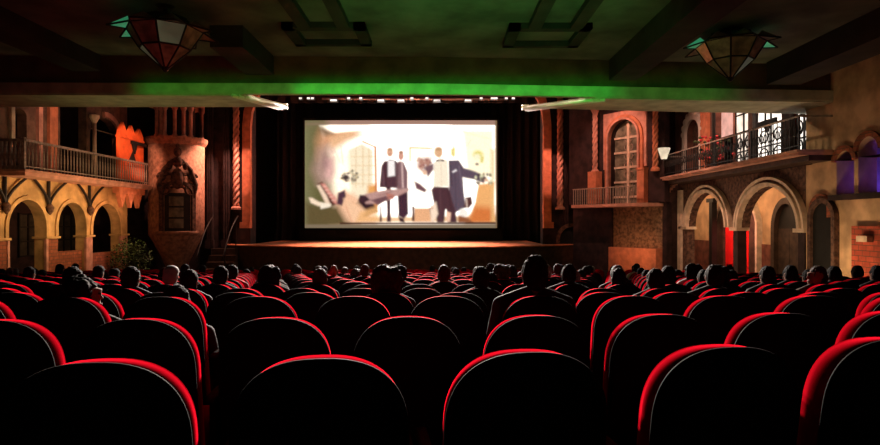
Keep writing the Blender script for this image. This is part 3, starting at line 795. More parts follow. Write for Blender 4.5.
# carved dark pilasters between turret and stage
for x0, x1, lab in ((208, 214, 'dark carved pilaster next to the round turret'), (224, 231, 'dark carved pilaster beside the left rope column')):
    t = thing('carved_pilaster', (PX((x0+x1)/2), PY, E-1), lab, 'pilaster')
    obj('shaft', MB(fnP).box((PX(x0), -1.2, 0), (PX(x1), 6.6, .16)), M['dark_wall'], t)
    for k in range(3): obj('flute', MB(fnP).tube([(PX(x0)+(PX(x1)-PX(x0))*(k+.5)/3, -1, .16), (PX(x0)+(PX(x1)-PX(x0))*(k+.5)/3, 6.4, .16)], .045, 6), M['dark_wall'], t)
    obj('base', MB(fnP).box((PX(x0)-.05, -1.2, 0), (PX(x1)+.05, -.8, .24)), M['dark_wall'], t)
for x0, x1, lab in ((563, 568, 'dark carved pilaster beside the right rope column'),):
    t = thing('carved_pilaster', (PX((x0+x1)/2), PY, E-1), lab, 'pilaster')
    obj('shaft', MB(fnP).box((PX(x0), -1.2, 0), (PX(x1), 6.6, .16)), M['dark_wall'], t)
    for k in range(3): obj('flute', MB(fnP).tube([(PX(x0)+(PX(x1)-PX(x0))*(k+.5)/3, -1, .16), (PX(x0)+(PX(x1)-PX(x0))*(k+.5)/3, 6.4, .16)], .045, 6), M['dark_wall'], t)
    obj('base', MB(fnP).box((PX(x0)-.05, -1.2, 0), (PX(x1)+.05, -.8, .24)), M['dark_wall'], t)
# steps with a handrail at the left of the stage
t = thing('stage_steps', (-9.6, 26.4, ZB), 'dark steps with a curved handrail at the left of the stage', 'steps')
for k in range(6): obj('step', MB().box((-10.2, 25.2+.3*k, ZB), (-9.0, 25.5+.3*k, ZB+.28*(k+1))), M['dark_wood'], t)
for xx in (-10.15, -9.05):
    p = [(xx, 24.9+.22*q, E-1.6+.21*q+.25*math.sin(q/9*PI)) for q in range(10)]
    h = obj('handrail', MB().tube(p, .03, 8), M['iron'], t, True)
    
    obj('handrail_post', MB().tube([(xx, 25.25, ZB+.28), (xx, 25.25, E-1.2)], .025, 8), M['iron'], h); obj('handrail_post', MB().tube([(xx, 26.6, ZB+1.1), (xx, 26.6, E-.1)], .025, 8), M['iron'], h)
# potted bush by the far left pier
bx, byy = PX(131, 22.4), 22.4
zf = floor_z(22.4)
t = thing('potted_bush', (bx, byy, zf), 'leafy green potted bush at the far end of the left arcade', 'plant')
obj('pot', MB().lathe([(.28, zf), (.36, zf+.5), (.4, zf+.55), (.36, zf+.56)], (bx, byy), 18), M['brick'], t, True)
obj('stem', MB().tube([(bx, byy, zf+.5), (bx+.03, byy, zf+1.3)], .04, 6), M['dark_wood'], t)
mb = MB()
for i in range(1500):
    d = Vector((RNG.gauss(0,1), RNG.gauss(0,1), RNG.gauss(0,1))).normalized() * (RNG.random() ** .4)
    p = Vector((bx + d.x*.78, byy + d.y*.6, zf+1.35+d.z*.85))
    a = Vector((RNG.gauss(0,1), RNG.gauss(0,1), RNG.gauss(0,.6))).normalized(); b_ = a.cross(Vector((RNG.random(), RNG.random(), 1))).normalized()
    L, w = .09, .035
    mb.add([p, p+a*L*.5+b_*w, p+a*L, p+a*L*.5-b_*w], [(0,1,2,3)])
obj('foliage', mb, M['leaf'], t)

# ------------------------------------------------------------------ splayed window bay right of the stage
A = Vector((5.72, 25.9)); B = Vector((8.2, 22.15)); dAB = (B-A).normalized(); nAB = Vector((-dAB.y, dAB.x))
if nAB.dot(Vector((0, 0)) - A) < 0: nAB = -nAB
Lb = (B-A).length
def fB(u, v, w): 
    p = A + dAB*u + nAB*w; return (p.x, p.y, E+v)
def bu(x):
    k = (x-CX)/F; return (k*A.y-A.x)/(dAB.x-k*dAB.y)
def bY(x): return (A + dAB*bu(x)).y
def bv(x, y): return VV(y, bY(x))
uc = (bu(610.5)+bu(641))/2; hw = (bu(640.5)-bu(611))/2
vbase = bv(625, 204); vtop = bv(625, 120)
struct('wall_right_splay', arch_wall(MB(fB), -.2, Lb+.1, bv(625,203), 6.8, [(uc, hw, bv(625,203), vtop-hw, hw)], -.3, 0), M['dark_wall'], 'dark splayed wall with a tall arched window right of the stage', 'wall')
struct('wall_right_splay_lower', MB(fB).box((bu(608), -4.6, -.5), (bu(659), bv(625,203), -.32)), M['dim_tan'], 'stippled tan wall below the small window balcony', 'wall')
struct('wall_right_splay_corner', MB(fB).box((-.2, -4.6, -.5), (bu(608), bv(625,203), -.25)).box((bu(659), -4.6, -.5), (Lb+.05, bv(625,203), -.2)), M['dark_wall'], 'dark wall left of the tan wall below the small window balcony', 'wall')
t = thing('arched_window', tuple(fB(uc, vbase, 0)), 'tall arched leaded window in the splayed wall', 'window')
obj('glass', MB(fB).prism([(uc-hw, vbase), (uc+hw, vbase)] + arch_pts(uc, hw, vtop-hw, hw)[::-1], -.26, -.24), M['glass_dim'], t)
f2 = MB(fB); f2.box((uc-.06, vbase, -.24), (uc+.06, vtop-.02, -.16))
for k in range(5): f2.box((uc-hw, vbase+.25+(vtop-hw-vbase)*k/4.4, -.24), (uc+hw, vbase+.33+(vtop-hw-vbase)*k/4.4, -.18))
obj('mullions', f2, M['pale_stone'], t)
f2 = MB(fB)
for k in range(9):
    for j in range(2):
        cu_ = uc + (-.5+j)*hw + hw*.5 - (0 if j else 0); cv = vbase+.45+k*.36
        if cv < vtop-.5:
            f2.tube([(cu_+.2*math.cos(q*PI/5)*hw/.7, cv+.15*math.sin(q*PI/5), -.2) for q in range(10)], .022, 5, True)
obj('lattice', f2, M['rail'], t)
pts = [(uc-hw, vbase)] + arch_pts(uc, hw, vtop-hw, hw, 20) + [(uc+hw, vbase)]
obj('arch_surround', MB(fB).ribbon(pts, .2, 0, .14), M['orange_stone'], t)
obj('arch_inner_ring', MB(fB).ribbon([(p[0]*1, p[1]) for p in pts], .08, .0, .22), M['pink_stone'], t)
# stone header behind the arch head
o = obj('header_panel', arch_wall(MB(fB), bu(604.5), bu(647.5), bv(625,168), bv(625,111), [(uc, hw+.18, bv(625,168), vtop-hw, hw+.18)], .0, .07), M['pink_stone'], t)
t = thing('window_pedestal', tuple(fB(bu(643), vbase, 0)), 'orange pedestal at the right foot of the tall arched window', 'pedestal')
obj('block', MB(fB).box((bu(641.5), vbase, .0), (bu(648), bv(643,169), .25)), M['orange_stone'], t)
obj('cap', MB(fB).box((bu(641), bv(643,170), .0), (bu(648.5), bv(643,168), .29)), M['orange_stone'], t)
p = fB(bu(601), 0, .35); 
pp = twisted_column(p[0], p[1], bv(597,171), bv(597,114), .11, M['pink_stone'], 3, 'twisted column on an orange pedestal left of the tall arched window')
obj('pedestal', MB(fB).box((bu(597), bv(597,204), .18), (bu(605), bv(597,172.5), .55)), M['orange_stone'], pp)
p = fB(bu(658), 0, .16)
twisted_column(p[0], p[1], bv(656,168), 5.6, .11, M['orange_stone'], 5, 'thick twisted column at the right end of the splayed wall')
t = thing('window_balcony', tuple(fB(uc, vbase, .5)), 'shallow balcony with thin railing under the tall arched window', 'balcony')
vb = bv(625, 204)
obj('slab', MB(fB).box((bu(583), vb-.12, -.3), (bu(660), vb, .7)), M['slab'], t)
obj('top_rail', MB(fB).box((bu(584), vb+.62, .62), (bu(646), vb+.66, .68)), M['rail'], t)
k0 = None
bal2 = MB().box((-.012, -.012, 0), (.012, .012, .62))
for i in range(26):
    u = bu(584.5) + (bu(645)-bu(584.5))*i/25; q = fB(u, vb, .65)
    if k0 is None: k0 = obj('baluster', bal2, M['rail'], t, local=True); o = k0
    else: o = k0.copy(); C.objects.link(o)
    o.parent = t; o.location = Vector(q) - t.location
# orange base block below and dark arch beside it
o = obj('low_counter', MB(fB).box((bu(610.5), -4.6, -.3), (bu(658), bv(636, 248), .12)), M['orange_stone']); tag(o, 'low orange lit wall block below the small window balcony', 'wall block')
pts = [(bu(562), -3)] + arch_pts((bu(562)+bu(590))/2, (bu(590)-bu(562))/2, bv(576,240), .6) + [(bu(590), -3)]
t = thing('side_arch', tuple(fB((bu(562)+bu(590))/2, -3, 0)), 'dark arched side doorway right of the stage', 'doorway')
obj('arch_frame', MB(lambda u, v, w: (PX(570)+u, PY-.3-w, E+v)).ribbon([(-.55, -3.2)] + arch_pts(.0, .55, -.75, .55) + [(.55, -3.2)], .16, 0, .15), M['brown_stone'], t)
obj('arch_door', MB(lambda u, v, w: (PX(570)+u, PY-.3-w, E+v)).prism([(-.55, -3.2), (.55, -3.2)] + arch_pts(.0, .55, -.75, .55)[::-1], -.1, .0), M['black'], t)

# ------------------------------------------------------------------ right facade
fR = right(XR); BR = 8.2
ru = lambda x: LY(x, XR)
r1 = (20.2, 1.5); r2 = (16.4, 1.5)
struct('wall_right', arch_wall(MB(fR), 14.75, 22.6, -.15, 1.4, [(r1[0], r1[1], -.15, -.15, 1.16), (r2[0], r2[1], -.15, -.15, 1.14)], -.25, 0), M['brown_stone'], 'dark carved arcade wall with two large arches on the right', 'wall')
struct('wall_right_near', arch_wall(MB(fR), -2.2, 14.75, -4.4, 1.4,
       [(13.33, .29, .62, 1.4, 0), (12.59, .32, .62, 1.4, 0)], -.4, 0), M['tan'], 'tan plaster wall at the near right', 'wall')
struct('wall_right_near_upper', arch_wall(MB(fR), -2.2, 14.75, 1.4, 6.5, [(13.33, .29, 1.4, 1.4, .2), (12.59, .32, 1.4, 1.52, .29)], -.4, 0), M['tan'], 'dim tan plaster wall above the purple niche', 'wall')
struct('wall_right_inner', MB(fR).box((12, -4.4, -2.35), (29.5, 1.4, -2.2)), M['peach'], 'peach plaster wall inside the right arcade', 'wall')
struct('baseboard_right', MB(fR).box((12, -4.4, -2.2), (29.5, -.75, -2.17)), M['dado'], 'brown red dado inside the right arcade', 'dado')
struct('trim_6', MB(fR).box((14.5, 1.4, -2.4), (22.7, 1.46, 0)), M['dark_wall'], 'dark deck above the right arcade', 'trim')
for i, (c_, h_, vs_) in enumerate(((r1[0], r1[1], -.15), (r2[0], r2[1], -.15))):
    lab = ['far', 'near'][i]
    t = thing('arch_moulding', (XR, c_, E+vs_), 'pale double moulding around the %s right arcade arch' % lab, 'moulding')
    rs_ = (1.16, 1.14)[i]; pts = arch_pts(c_, h_, vs_, rs_, 24)
    obj('inner_ring', MB(fR).ribbon(pts, .1, -.02, .16), M['pale_stone'], t)
    obj('middle_ring', MB(fR).ribbon(arch_pts(c_, h_+.1, vs_, rs_+.1, 24), .09, 0, .06), M['brown_stone'], t)
    obj('outer_ring', MB(fR).ribbon(arch_pts(c_, h_+.19, vs_, rs_+.18, 24), .07, 0, .14), M['pale_stone'], t)
for u0, u1, m_, lab in ((21.8, 22.35, 'brown_stone', 'dark pier with pale edge at the far end of the right arcade'), (18.1, 18.38, 'dark_wall', 'dark pier in front of the red door'), (14.78, 15.05, 'dark_wall', 'dark pier at the near end of the right arcade')):
    t = thing('arcade_pier', (XR, (u0+u1)/2, E-4.4), lab, 'pier')
    obj('pier_shaft', MB(fR).box((u0, -4.4, -.25), (u1, -.25, .02)), M[m_], t)
    obj('impost', MB(fR).box((u0-.1, -.25, -.28), (u1+.1, -.152, .1)), M['pale_stone'], t)
    if u0 > 21: obj('pale_edge', MB(fR).box((22.2, -4.4, .0), (22.5, 1.2, .1)), M['pale_stone'], t)
# inner wall features
XI = XR + 2.2
fI = right(XI); iu = lambda x: LY(x, XI)
t = thing('red_door', (XI, (iu(727)+iu(752))/2, E-4.2), 'bright red door in a dark pointed frame inside the right arcade', 'door')
d0, d1 = iu(752), iu(727)
obj('door_leaf', MB(fI).box((d0, -4.2, 0), (d1, .1, .06)), M['red_door'], t)
mb = MB(fI); 
for k in range(2):
    mb.box((d0+.08+k*(d1-d0)/2, -3.6, .06), (d0-.08+(k+1)*(d1-d0)/2, -1.9, .09)); mb.box((d0+.08+k*(d1-d0)/2, -1.6, .06), (d0-.08+(k+1)*(d1-d0)/2, -.1, .09))
obj('door_panels', mb, M['red_door'], t)
pts = [(d0-.05, -4.2)] + arch_pts((d0+d1)/2, (d1-d0)/2+.05, .0, 1.0, 14, .4) + [(d1+.05, -4.2)]
obj('door_frame', MB(fI).ribbon(pts, .5, 0, .14), M['dark_wood'], t)
obj('tympanum', MB(fI).prism([(d0, .1), (d1, .1)] + arch_pts((d0+d1)/2, (d1-d0)/2+.05, .1, .9, 14, .4)[::-1], 0, .05), M['dark_wood'], t)
p2 = [(d0-.58, -4.2)] + arch_pts((d0+d1)/2, (d1-d0)/2+.58, .0, 1.35, 14, .4) + [(d1+.58, -4.2)]
obj('stone_surround', MB(fI).ribbon(p2, .12, 0, .2), M['pale_stone'], t)
t = thing('dark_post', (XI-.5, iu(713), E-4.3), 'slim dark post inside the far right arch', 'post')
q = right(XI-.4)
pz = LY(713, XI-.4)
obj('shaft', MB(q).box((pz-.13, -4.3, -.1), (pz+.13, .8, .1)), M['iron'], t)
obj('cap', MB(q).box((pz-.3, .8, -.14), (pz+.3, .95, .14)), M['iron'], t)
t = thing('dark_doorway', (XI, iu(788), E-4.2), 'dark arched doorway with two leaves inside the near right arch', 'doorway')
d0, d1 = iu(803), iu(780)
obj('door_leaf', MB(fI).box((d0, -4.2, 0), ((d0+d1)/2-.01, -.2, .06)), M['dark_wood'], t); obj('door_leaf', MB(fI).box(((d0+d1)/2+.01, -4.2, 0), (d1, -.2, .06)), M['dark_wood'], t)
obj('frame', MB(fI).ribbon([(d0, -4.2)] + arch_pts((d0+d1)/2, (d1-d0)/2, -.2, .8) + [(d1, -4.2)], .2, 0, .2), M['dark_wood'], t)
obj('fanlight', MB(fI).prism([(d0, -.2), (d1, -.2)] + arch_pts((d0+d1)/2, (d1-d0)/2, -.2, .8)[::-1], 0, .05), M['iron'], t)
# right balcony
t = thing('balcony', (BR, 18, E+1.4), 'long right wall balcony with pink slab and wrought iron railing', 'balcony')
u0, u1 = 13.75, 22.3
obj('slab', MB(right(BR)).box((u0, 1.55, -.8), (u1, 1.67, 0)), M['slab'], t)
obj('slab_lip', MB(right(BR)).box((u0-.04, 1.61, -.8), (u1+.04, 1.67, .05)), M['slab'], t)
obj('slab_soffit', MB(right(BR)).box((u0, 1.42, -.8), (u1, 1.55, -.25)), M['dark_wood'], t)
obj('top_rail', MB(right(BR)).box((u0, 2.43, -.08), (u1, 2.465, -.04)).box((u1-.05, 2.42, -.8), (u1, 2.47, -.1)).box((u0, 2.42, -.8), (u0+.05, 2.47, -.1)), M['rail'], t)
obj('lower_rail', MB(right(BR)).box((u0, 1.76, -.08), (u1, 1.785, -.04)), M['iron'], t)
k0 = None; bal3 = MB().box((-.009, -.009, 0), (.009, .009, .76))
bal3.tube([(.0, .0+.07*math.cos(q*PI/6), .45+.12*math.sin(q*PI/6)) for q in range(12)], .01, 5, True)
for i in range(48):
    u = u0+.05 + (u1-u0-.1)*i/47
    if k0 is None: k0 = obj('baluster', bal3, M['iron'], t, local=True); o = k0
    else: o = k0.copy(); C.objects.link(o)
    o.parent = t; o.location = Vector((BR+.06, u, E+1.67)) - t.location
k0 = None
for i in range(5):
    u = u0+.05 + (u1-u0-.1)*i/4
    pm = MB().box((-.018, -.018, 0), (.018, .018, .8))
    if k0 is None: k0 = obj('rail_post', pm, M['iron'], t, local=True); o = k0
    else: o = k0.copy(); C.objects.link(o)
    o.parent = t; o.location = Vector((BR+.06, u, E+1.67)) - t.location
# wall behind the balcony with lit windows
fU = right(XR+.25); uu = lambda x: LY(x, XR+.25)
wins = [(756.5, 785, 'window_glow2', 1.5, 3.35), (735, 751.5, 'window_glow', 1.5, 3.9), (796, 811, 'window_glow2', 1.5, 3.5)]
ops = [((uu(a)+uu(b))/2, (uu(a)-uu(b))/2, 1.6, 5.0, 0) for a, b, *_ in wins]
dd = ((uu(687)+uu(701))/2, (uu(687)-uu(701))/2)
ops.append((dd[0], dd[1], 1.46, 3.3, .45))
pk = ((uu(716)+uu(733))/2, (uu(716)-uu(733))/2)
ops.append((pk[0], pk[1], 1.6, 5.0, 0))
struct('wall_right_upper', arch_wall(MB(fU), 14.2, 23.6, 1.46, 6.5, ops, -.3, 0), M['upper_wall'] if 'upper_wall' in M else M['pink_stone'], 'dim brown wall with lit windows behind the right balcony', 'wall')
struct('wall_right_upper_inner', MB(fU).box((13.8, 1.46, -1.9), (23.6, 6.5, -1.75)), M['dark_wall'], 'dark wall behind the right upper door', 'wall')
for i, (a, b, g, v0, vt) in enumerate(wins):
    c_ = (uu(a)+uu(b))/2; h_ = (uu(a)-uu(b))/2
    t = thing('lit_window', (XR+.25, c_, E+1.6), ['bright white window with barred panes in the middle of the right balcony', 'warm lit window beside the pink blind on the right balcony', 'bright narrow window at the near end of the right balcony'][i], 'window')
    obj('glass', MB(fU).box((c_-h_, 1.6, -.06), (c_+h_, 5.0, -.04)), M[g], t)
    f2 = MB(fU)
    for q in range(3): f2.box((c_-h_+2*h_*q/2-.03, 1.6, -.04), (c_-h_+2*h_*q/2+.03, 5.0, -.01))
    for v in (1.6, 2.15, 2.75, 3.3, 3.85): f2.box((c_-h_, v, -.04), (c_+h_, v+.04, -.01))
    for q in range(2):
        cc = c_-h_+h_*(q+.5)
        for v in (1.95, 2.45): f2.tube([(cc+h_*.3*math.cos(s*PI/5), v+.17*math.sin(s*PI/5), -.02) for s in range(10)], .02, 5, True)
    obj('window_bars', f2, M['iron'], t)
t = thing('lit_blind', (XR+.25, pk[0], E+2.5), 'pink lit blind behind the right balcony railing', 'blind')
obj('blind_cloth', MB(fU).box((pk[0]-pk[1], VV(136, pk[0]), -.2), (pk[0]+pk[1], 5, -.18)), M['pink_glow'], t)
obj('blind_rod', MB(fU).tube([(pk[0]-pk[1], VV(136, pk[0]), -.17), (pk[0]+pk[1], VV(136, pk[0]), -.17)], .03, 6), M['dark_wood'], t)
# flower box below the blind
t = thing('flower_pot', (XR-.15, pk[0], E+1.67), 'pot of red flowers below the pink blind on the right balcony', 'plant')
obj('pot', MB().lathe([(.16, E+1.67), (.22, E+1.95), (.24, E+2.0)], (XR-.15, pk[0]), 14), M['brick'], t, True)
mb = MB(); ml = MB()
for i in range(90):
    d = Vector((RNG.gauss(0,.16), RNG.gauss(0,.3), RNG.random()*.75)); p = Vector((XR-.15, pk[0], E+2.05))+d
    (mb if i % 2 else ml).ell(p, (.06, .06, .05), 6, 4)
obj('flowers', mb, mat('red petals', (.5, .05, .06), .7, .3, 8), t); obj('leaves', ml, mat('dark leaves', (.05, .07, .03), .7, .4, 8), t)
# door with white surround
t = thing('upper_door', (XR+.25, dd[0], E+1.46), 'dark upper door with white scalloped surround on the right balcony', 'door')
f2 = MB(fU).ribbon([(dd[0]-dd[1], 1.46)] + arch_pts(dd[0], dd[1], 3.3, .45) + [(dd[0]+dd[1], 1.46)], .24, 0, .1)
obj('surround', f2, M['white_mould'], t)
f2 = MB(fU)
for p in arch_pts(dd[0], dd[1]+.24, 3.3, .7, 9): f2.ell((p[0], p[1], .05), (.13, .13, .08), 8, 6)
obj('scallops', f2, M['white_mould'], t, True)
obj('door_leaf', MB(fU).prism([(dd[0]-dd[1], 1.46), (dd[0]+dd[1], 1.46)] + arch_pts(dd[0], dd[1], 3.3, .45)[::-1], -.28, -.22), M['brown_stone'], t)
for x0, x1, m_, lab in ((703.5, 710, 'orange_stone', 'orange pilaster next to the white framed upper door'), (752, 756.5, 'dark_wood', 'dark pilaster left of the bright middle window'), (786, 794, 'dark_wood', 'dark pilaster right of the bright middle window')):
    t = thing('pilaster', (XR+.25, uu((x0+x1)/2), E+1.46), lab, 'pilaster')
    obj('shaft', MB(fU).box((uu(x1), 1.46, 0), (uu(x0), 5.2, .12)), M[m_], t); obj('base', MB(fU).box((uu(x1)-.04, 1.46, 0), (uu(x0)+.04, 1.75, .17)), M[m_], t)
t = thing('dark_post', (BR+.12, LY(713.5, BR+.12), E+1.67), 'tall thin dark post rising from the right balcony railing', 'post')
q = LY(713.5, BR+.12)
obj('shaft', MB().tube([(BR+.12, q, E+1.67), (BR+.12, q, E+5.2)], .06, 8), M['iron'], t); obj('foot', MB().lathe([(.11, E+1.67), (.07, E+1.75)], (BR+.12, q), 8), M['iron'], t)
t = thing('sign_board', (XR, uu(770), E+3.6), 'small dark hanging board across the bright middle window', 'board')
q = uu(770)
obj('board', MB(fU).box((q-.55, VV(126, q), .1), (q+.45, VV(120.5, q), .16)), M['iron'], t)
obj('hanger', MB(fU).tube([(q, VV(121, q), .13), (q, 5.0, .13)], .025, 6).prism([(q-.3, VV(126, q)), (q+.1, VV(126, q)), (q-.1, VV(133, q))], .11, .15), M['iron'], t)
# cup shaped lamp at the far end
lx, ly_ = PX(664, 21.8), 21.8; lz = E + VV(159, 21.8)
t = thing('wall_lamp', (lx, ly_, lz), 'small pale cup shaped lamp at the far end of the right balcony', 'lamp')
obj('shade', MB().lathe([(.1, lz), (.22, lz+.38), (.2, lz+.4)], (lx, ly_), 14), M['lamp'], t, True)
obj('stem', MB().tube([(lx, ly_, lz-.3), (lx, ly_, lz+.02)], .03, 6), M['iron'], t)
# stepped corbel under the far end of the balcony
mb = MB()
for k in range(9):
    x = 8.95 - .085*k; mb.box((x-.11, 22.62, E+1.5-.09*(k+1)), (x, 22.9, E+1.5-.09*k))
mb.tube([(8.95, 22.68, E+1.5), (8.1, 22.68, E+.66)], .05, 4)
o = obj('stepped_corbel', MB().add(mb.v, mb.f), M['pink_stone']); tag(o, 'pink saw toothed corbel under the far end of the right balcony', 'corbel')
# near right wall features
struct('trim_7', MB(fR).box((11.6, .5, -.1), (13.75, .62, .12)), M['dark_wall'], 'dark ledge under the purple niche', 'trim')
t = thing('purple_niche', (XR+.4, 13, E+.62), 'double arched wall niche glowing purple at the near right', 'niche')
obj('niche_back', MB(fR).box((11.4, .5, -1.1), (14.1, 2.3, -1.0)), M['niche'], t)
obj('niche_floor', MB(fR).box((11.4, .5, -1.0), (14.1, .6, -.4)), M['niche'], t)
obj('niche_top', MB(fR).box((11.4, 2.2, -1.0), (14.1, 2.3, -.4)), M['niche'], t)
obj('niche_end', MB(fR).box((14.0, .6, -1.0), (14.1, 2.2, -.4)), M['niche'], t)
for i, (c_, h_, vs_, rr) in enumerate(((13.33, .29, 1.36, .24), (12.59, .32, 1.52, .29))):
    obj('niche_arch_ring', MB(fR).ribbon(arch_pts(c_, h_, vs_, rr), .12, 0, .05), M['brick'], t)
t = thing('dark_door', (XR, (ru(813)+ru(836))/2, E-4), 'dark arched door with stone edge at the near right', 'door')
d0, d1 = ru(836), ru(815); c_ = (d0+d1)/2; h_ = (d1-d0)/2
obj('door_leaf', MB(fR).prism([(d0, -4), (d1, -4)] + arch_pts(c_, h_, VV(218, c_), .35)[::-1], 0, .05), M['black'], t)
obj('stone_edge', MB(fR).ribbon([(d0, -4)] + arch_pts(c_, h_, VV(218, c_), .35) + [(d1, -4)], .12, 0, .12), M['brown_stone'], t)
t = thing('blind_arch', (XR, ru(822), E+.15), 'small blind arch above the dark door at the near right', 'niche')
d0, d1 = ru(830), ru(815); c_ = (d0+d1)/2; h_ = (d1-d0)/2
obj('arch_back', MB(fR).prism([(d0, .12), (d1, .12)] + arch_pts(c_, h_, .3, .26)[::-1], 0, .03), M['black'], t)
obj('arch_ring', MB(fR).ribbon([(d0, .12)] + arch_pts(c_, h_, .3, .26) + [(d1, .12)], .12, 0, .08), M['brick'], t)
t = thing('brick_panel', (XR, 12.5, E-4), 'red brick wall panel with a pale bracket at the near right edge', 'wall panel')
obj('brickwork', MB(fR).box((11.6, -4, 0), (ru(857), VV(226, 13), .12)), M['brick_near'], t)
obj('pale_bracket', MB(fR).box((12.3, VV(242, 12.4), .12), (12.62, VV(236, 12.4), .25)), M['pale_stone'], t)

# ------------------------------------------------------------------ seats
def outline(a, b, n, z1, zs, z0, k=1.0, N=28):
    """back outline: straight sides from z0 to zs, superelliptic top up to z1; scaled inwards by k"""
    pts = [(-a*k, z0), (-a*k, (z0+zs)/2)]
    for i in range(N+1):
        th = PI - PI*i/N; c, s = math.cos(th), math.sin(th)
        x = a*math.copysign(abs(c)**(2/n), c); z = abs(s)**(2/n)*(z1-zs)
        pts.append((x*k, zs+z-(1-k)*.2))
    pts += [(a*k, (z0+zs)/2), (a*k, z0)]
    return pts
def recl(x, y, z): return (x, y - .16*(z-.4), z)
def loft(levels):
    mb = MB(); n = len(levels[0][1])
    for y, pts in levels: mb.v += [recl(x, y, z) for x, z in pts]
    for i in range(len(levels)-1):
        for k in range(n): mb.f.append((i*n+k, i*n+(k+1) % n, (i+1)*n+(k+1) % n, (i+1)*n+k))
    mb.f.append(tuple(range(n))); mb.f.append(tuple((len(levels)-1)*n+k for k in range(n)))
    return mb
def O(k=1.0, N=28, dz=0): return outline(.236, .21, 2.5, 1.0+dz, .77, .36, k, N)
def pillow_box(x0, x1, y0, y1, z0, z1, r=.03):
    mb = MB(); lv = [(z0, r), (z0+r, 0), (z1-r, 0), (z1-.006, r*.7), (z1, r*1.8)]
    for z, q in lv:
        mb.v += [(x0+q, y0+q, z), (x1-q, y0+q, z), (x1-q, y1-q, z), (x0+q, y1-q, z)]
    for i in range(4):
        for k in range(4): mb.f.append((i*4+k, i*4+(k+1) % 4, (i+1)*4+(k+1) % 4, (i+1)*4+k))
    mb.f += [(0,1,2,3), (16,17,18,19)]
    return mb
def seat_parts(N):
    shell = loft([(-.016, O(.955, N)), (-.008, O(.985, N)), (.004, O(1.0, N)), (.016, O(1.0, N))])
    pad = loft([(.016, O(.98, N)), (.024, O(1.004, N)), (.085, O(1.0, N)), (.118, O(.97, N)), (.136, O(.88, N)), (.142, O(.6, N))])
    cush = pillow_box(-.225, .225, .09, .55, .34, .46)
    return shell, pad, cush
P_seat = thing('theatre_seat', (0, 0, 0), '', '', link=False)
shell, pad, cush = seat_parts(30)
kid(P_seat, obj('back_shell', shell, M['seat_shell'], P_seat, True, False, True))
kid(P_seat, obj('back_cushion', pad, M['red_velvet'], P_seat, True, False, True))
pip = [recl(x, .008, z) for x, z in O(1.0, 30)[1:-1]]
kid(P_seat, obj('piping', MB().tube(pip, .008, 6), M['seat_shell'], P_seat, True, False, True))
kid(P_seat, obj('seat_cushion', cush, M['red_velvet'], P_seat, True, False, True))
for s in (-1, 1):
    kid(P_seat, obj('armrest', pillow_box(s*.262-.02, s*.262+.02, .08, .44, .595, .635, .01), M['dark_wood'], P_seat, True, False, True))
    kid(P_seat, obj('leg', MB().box((s*.262-.014, .12, 0), (s*.262+.014, .36, .595)).box((s*.262-.018, .06, 0), (s*.262+.018, .44, .03)), M['seat_iron'], P_seat, False, False, True))
# plain far copy in one mesh
far = MB(); sh, pd, cu2 = seat_parts(14)
far.add(sh.v, sh.f); n_sh = len(far.f)
for q in (pd, cu2): far.add(q.v, q.f)
n_red = len(far.f)
for s in (-1, 1): far.box((s*.262-.02, .08, 0), (s*.262+.02, .44, .62))
P_far = obj('theatre_seat', far, M['red_velvet'], None, True, False)
P_far.data.materials.append(M['seat_shell'])
P_far.data.polygons.foreach_set('material_index', [1 if (i < n_sh or i >= n_red) else 0 for i in range(len(P_far.data.polygons))])

ORD = ['first', 'second', 'third', 'fourth', 'fifth', 'sixth', 'seventh', 'eighth', 'ninth', 'tenth', 'eleventh', 'twelfth', 'thirteenth', 'fourteenth', 'fifteenth', 'sixteenth', 'seventeenth', 'eighteenth', 'nineteenth', 'twentieth', 'twenty-first', 'twenty-second', 'twenty-third', 'twenty-fourth', 'twenty-fifth', 'twenty-sixth']
SP = .577
PHASE = {0: .246, 1: -.145, 2: .043, 3: .143, 4: -.174}
EXPL = {0: [(-.92, 1.65), (-.334, 1.70), (.246, 1.80), (.87, 1.89), (1.487, 2.05)]}
SLOPE = {1: .075, 2: .03, 3: .015}
ROWS = []
for r, Y in enumerate(ROWY):
    if r in EXPL: spots = [(x, y, .13) for x, y in EXPL[r]]
    else:
        ph = PHASE.get(r, .043 + .29*r); k = SLOPE.get(r, 0)
        spots = []
        n = int(14 / SP) + 2
        for i in range(-n-6, n+7):
            x = ph + i*SP
            y = Y + k*x + (.02*max(0, x-1)**2 if r == 1 else 0)
            px = CX + F*x/y
            if px < -.24*F/y-4 or px > 880+.24*F/y+4 or x < -11.3 or x > 7.9: continue
            spots.append((x, y, k))
    ROWS.append(spots)
SEAT_LIMIT = 300; count = 0; rest = []
for r, spots in enumerate(ROWS):
    for i, (x, y, k) in enumerate(spots):
        z = floor_z(y); rz = math.atan(k)
        if count >= SEAT_LIMIT: rest.append((x, y, z, rz)); continue
        count += 1
        if r < 6: o = copy_tree(P_seat)
        else: o = P_far.copy(); C.objects.link(o)
        o.location = (x, y, z); o.rotation_euler = (0, 0, rz)
        if r < 7: tag(o, 'black backed red velvet theatre seat, %s from the left in the %s row' % (ORD[i], ORD[r]), 'theatre seat', 'theatre seats in curved rows')
        else: tag(o, 'small red velvet theatre seat in the %s row from the camera' % ORD[r], 'theatre seat', 'far seats of the %s row' % ORD[r])
if rest:
    mb = MB()
    for (x, y, z, rz) in rest: mb.add([(a+x, b+y, c+z) for a, b, c in far.v], far.f)
    o = obj('far_seating', mb, M['red_velvet'], None, True); tag(o, 'farthest rows of red theatre seats in front of the stage', 'theatre seats', None, 'stuff')

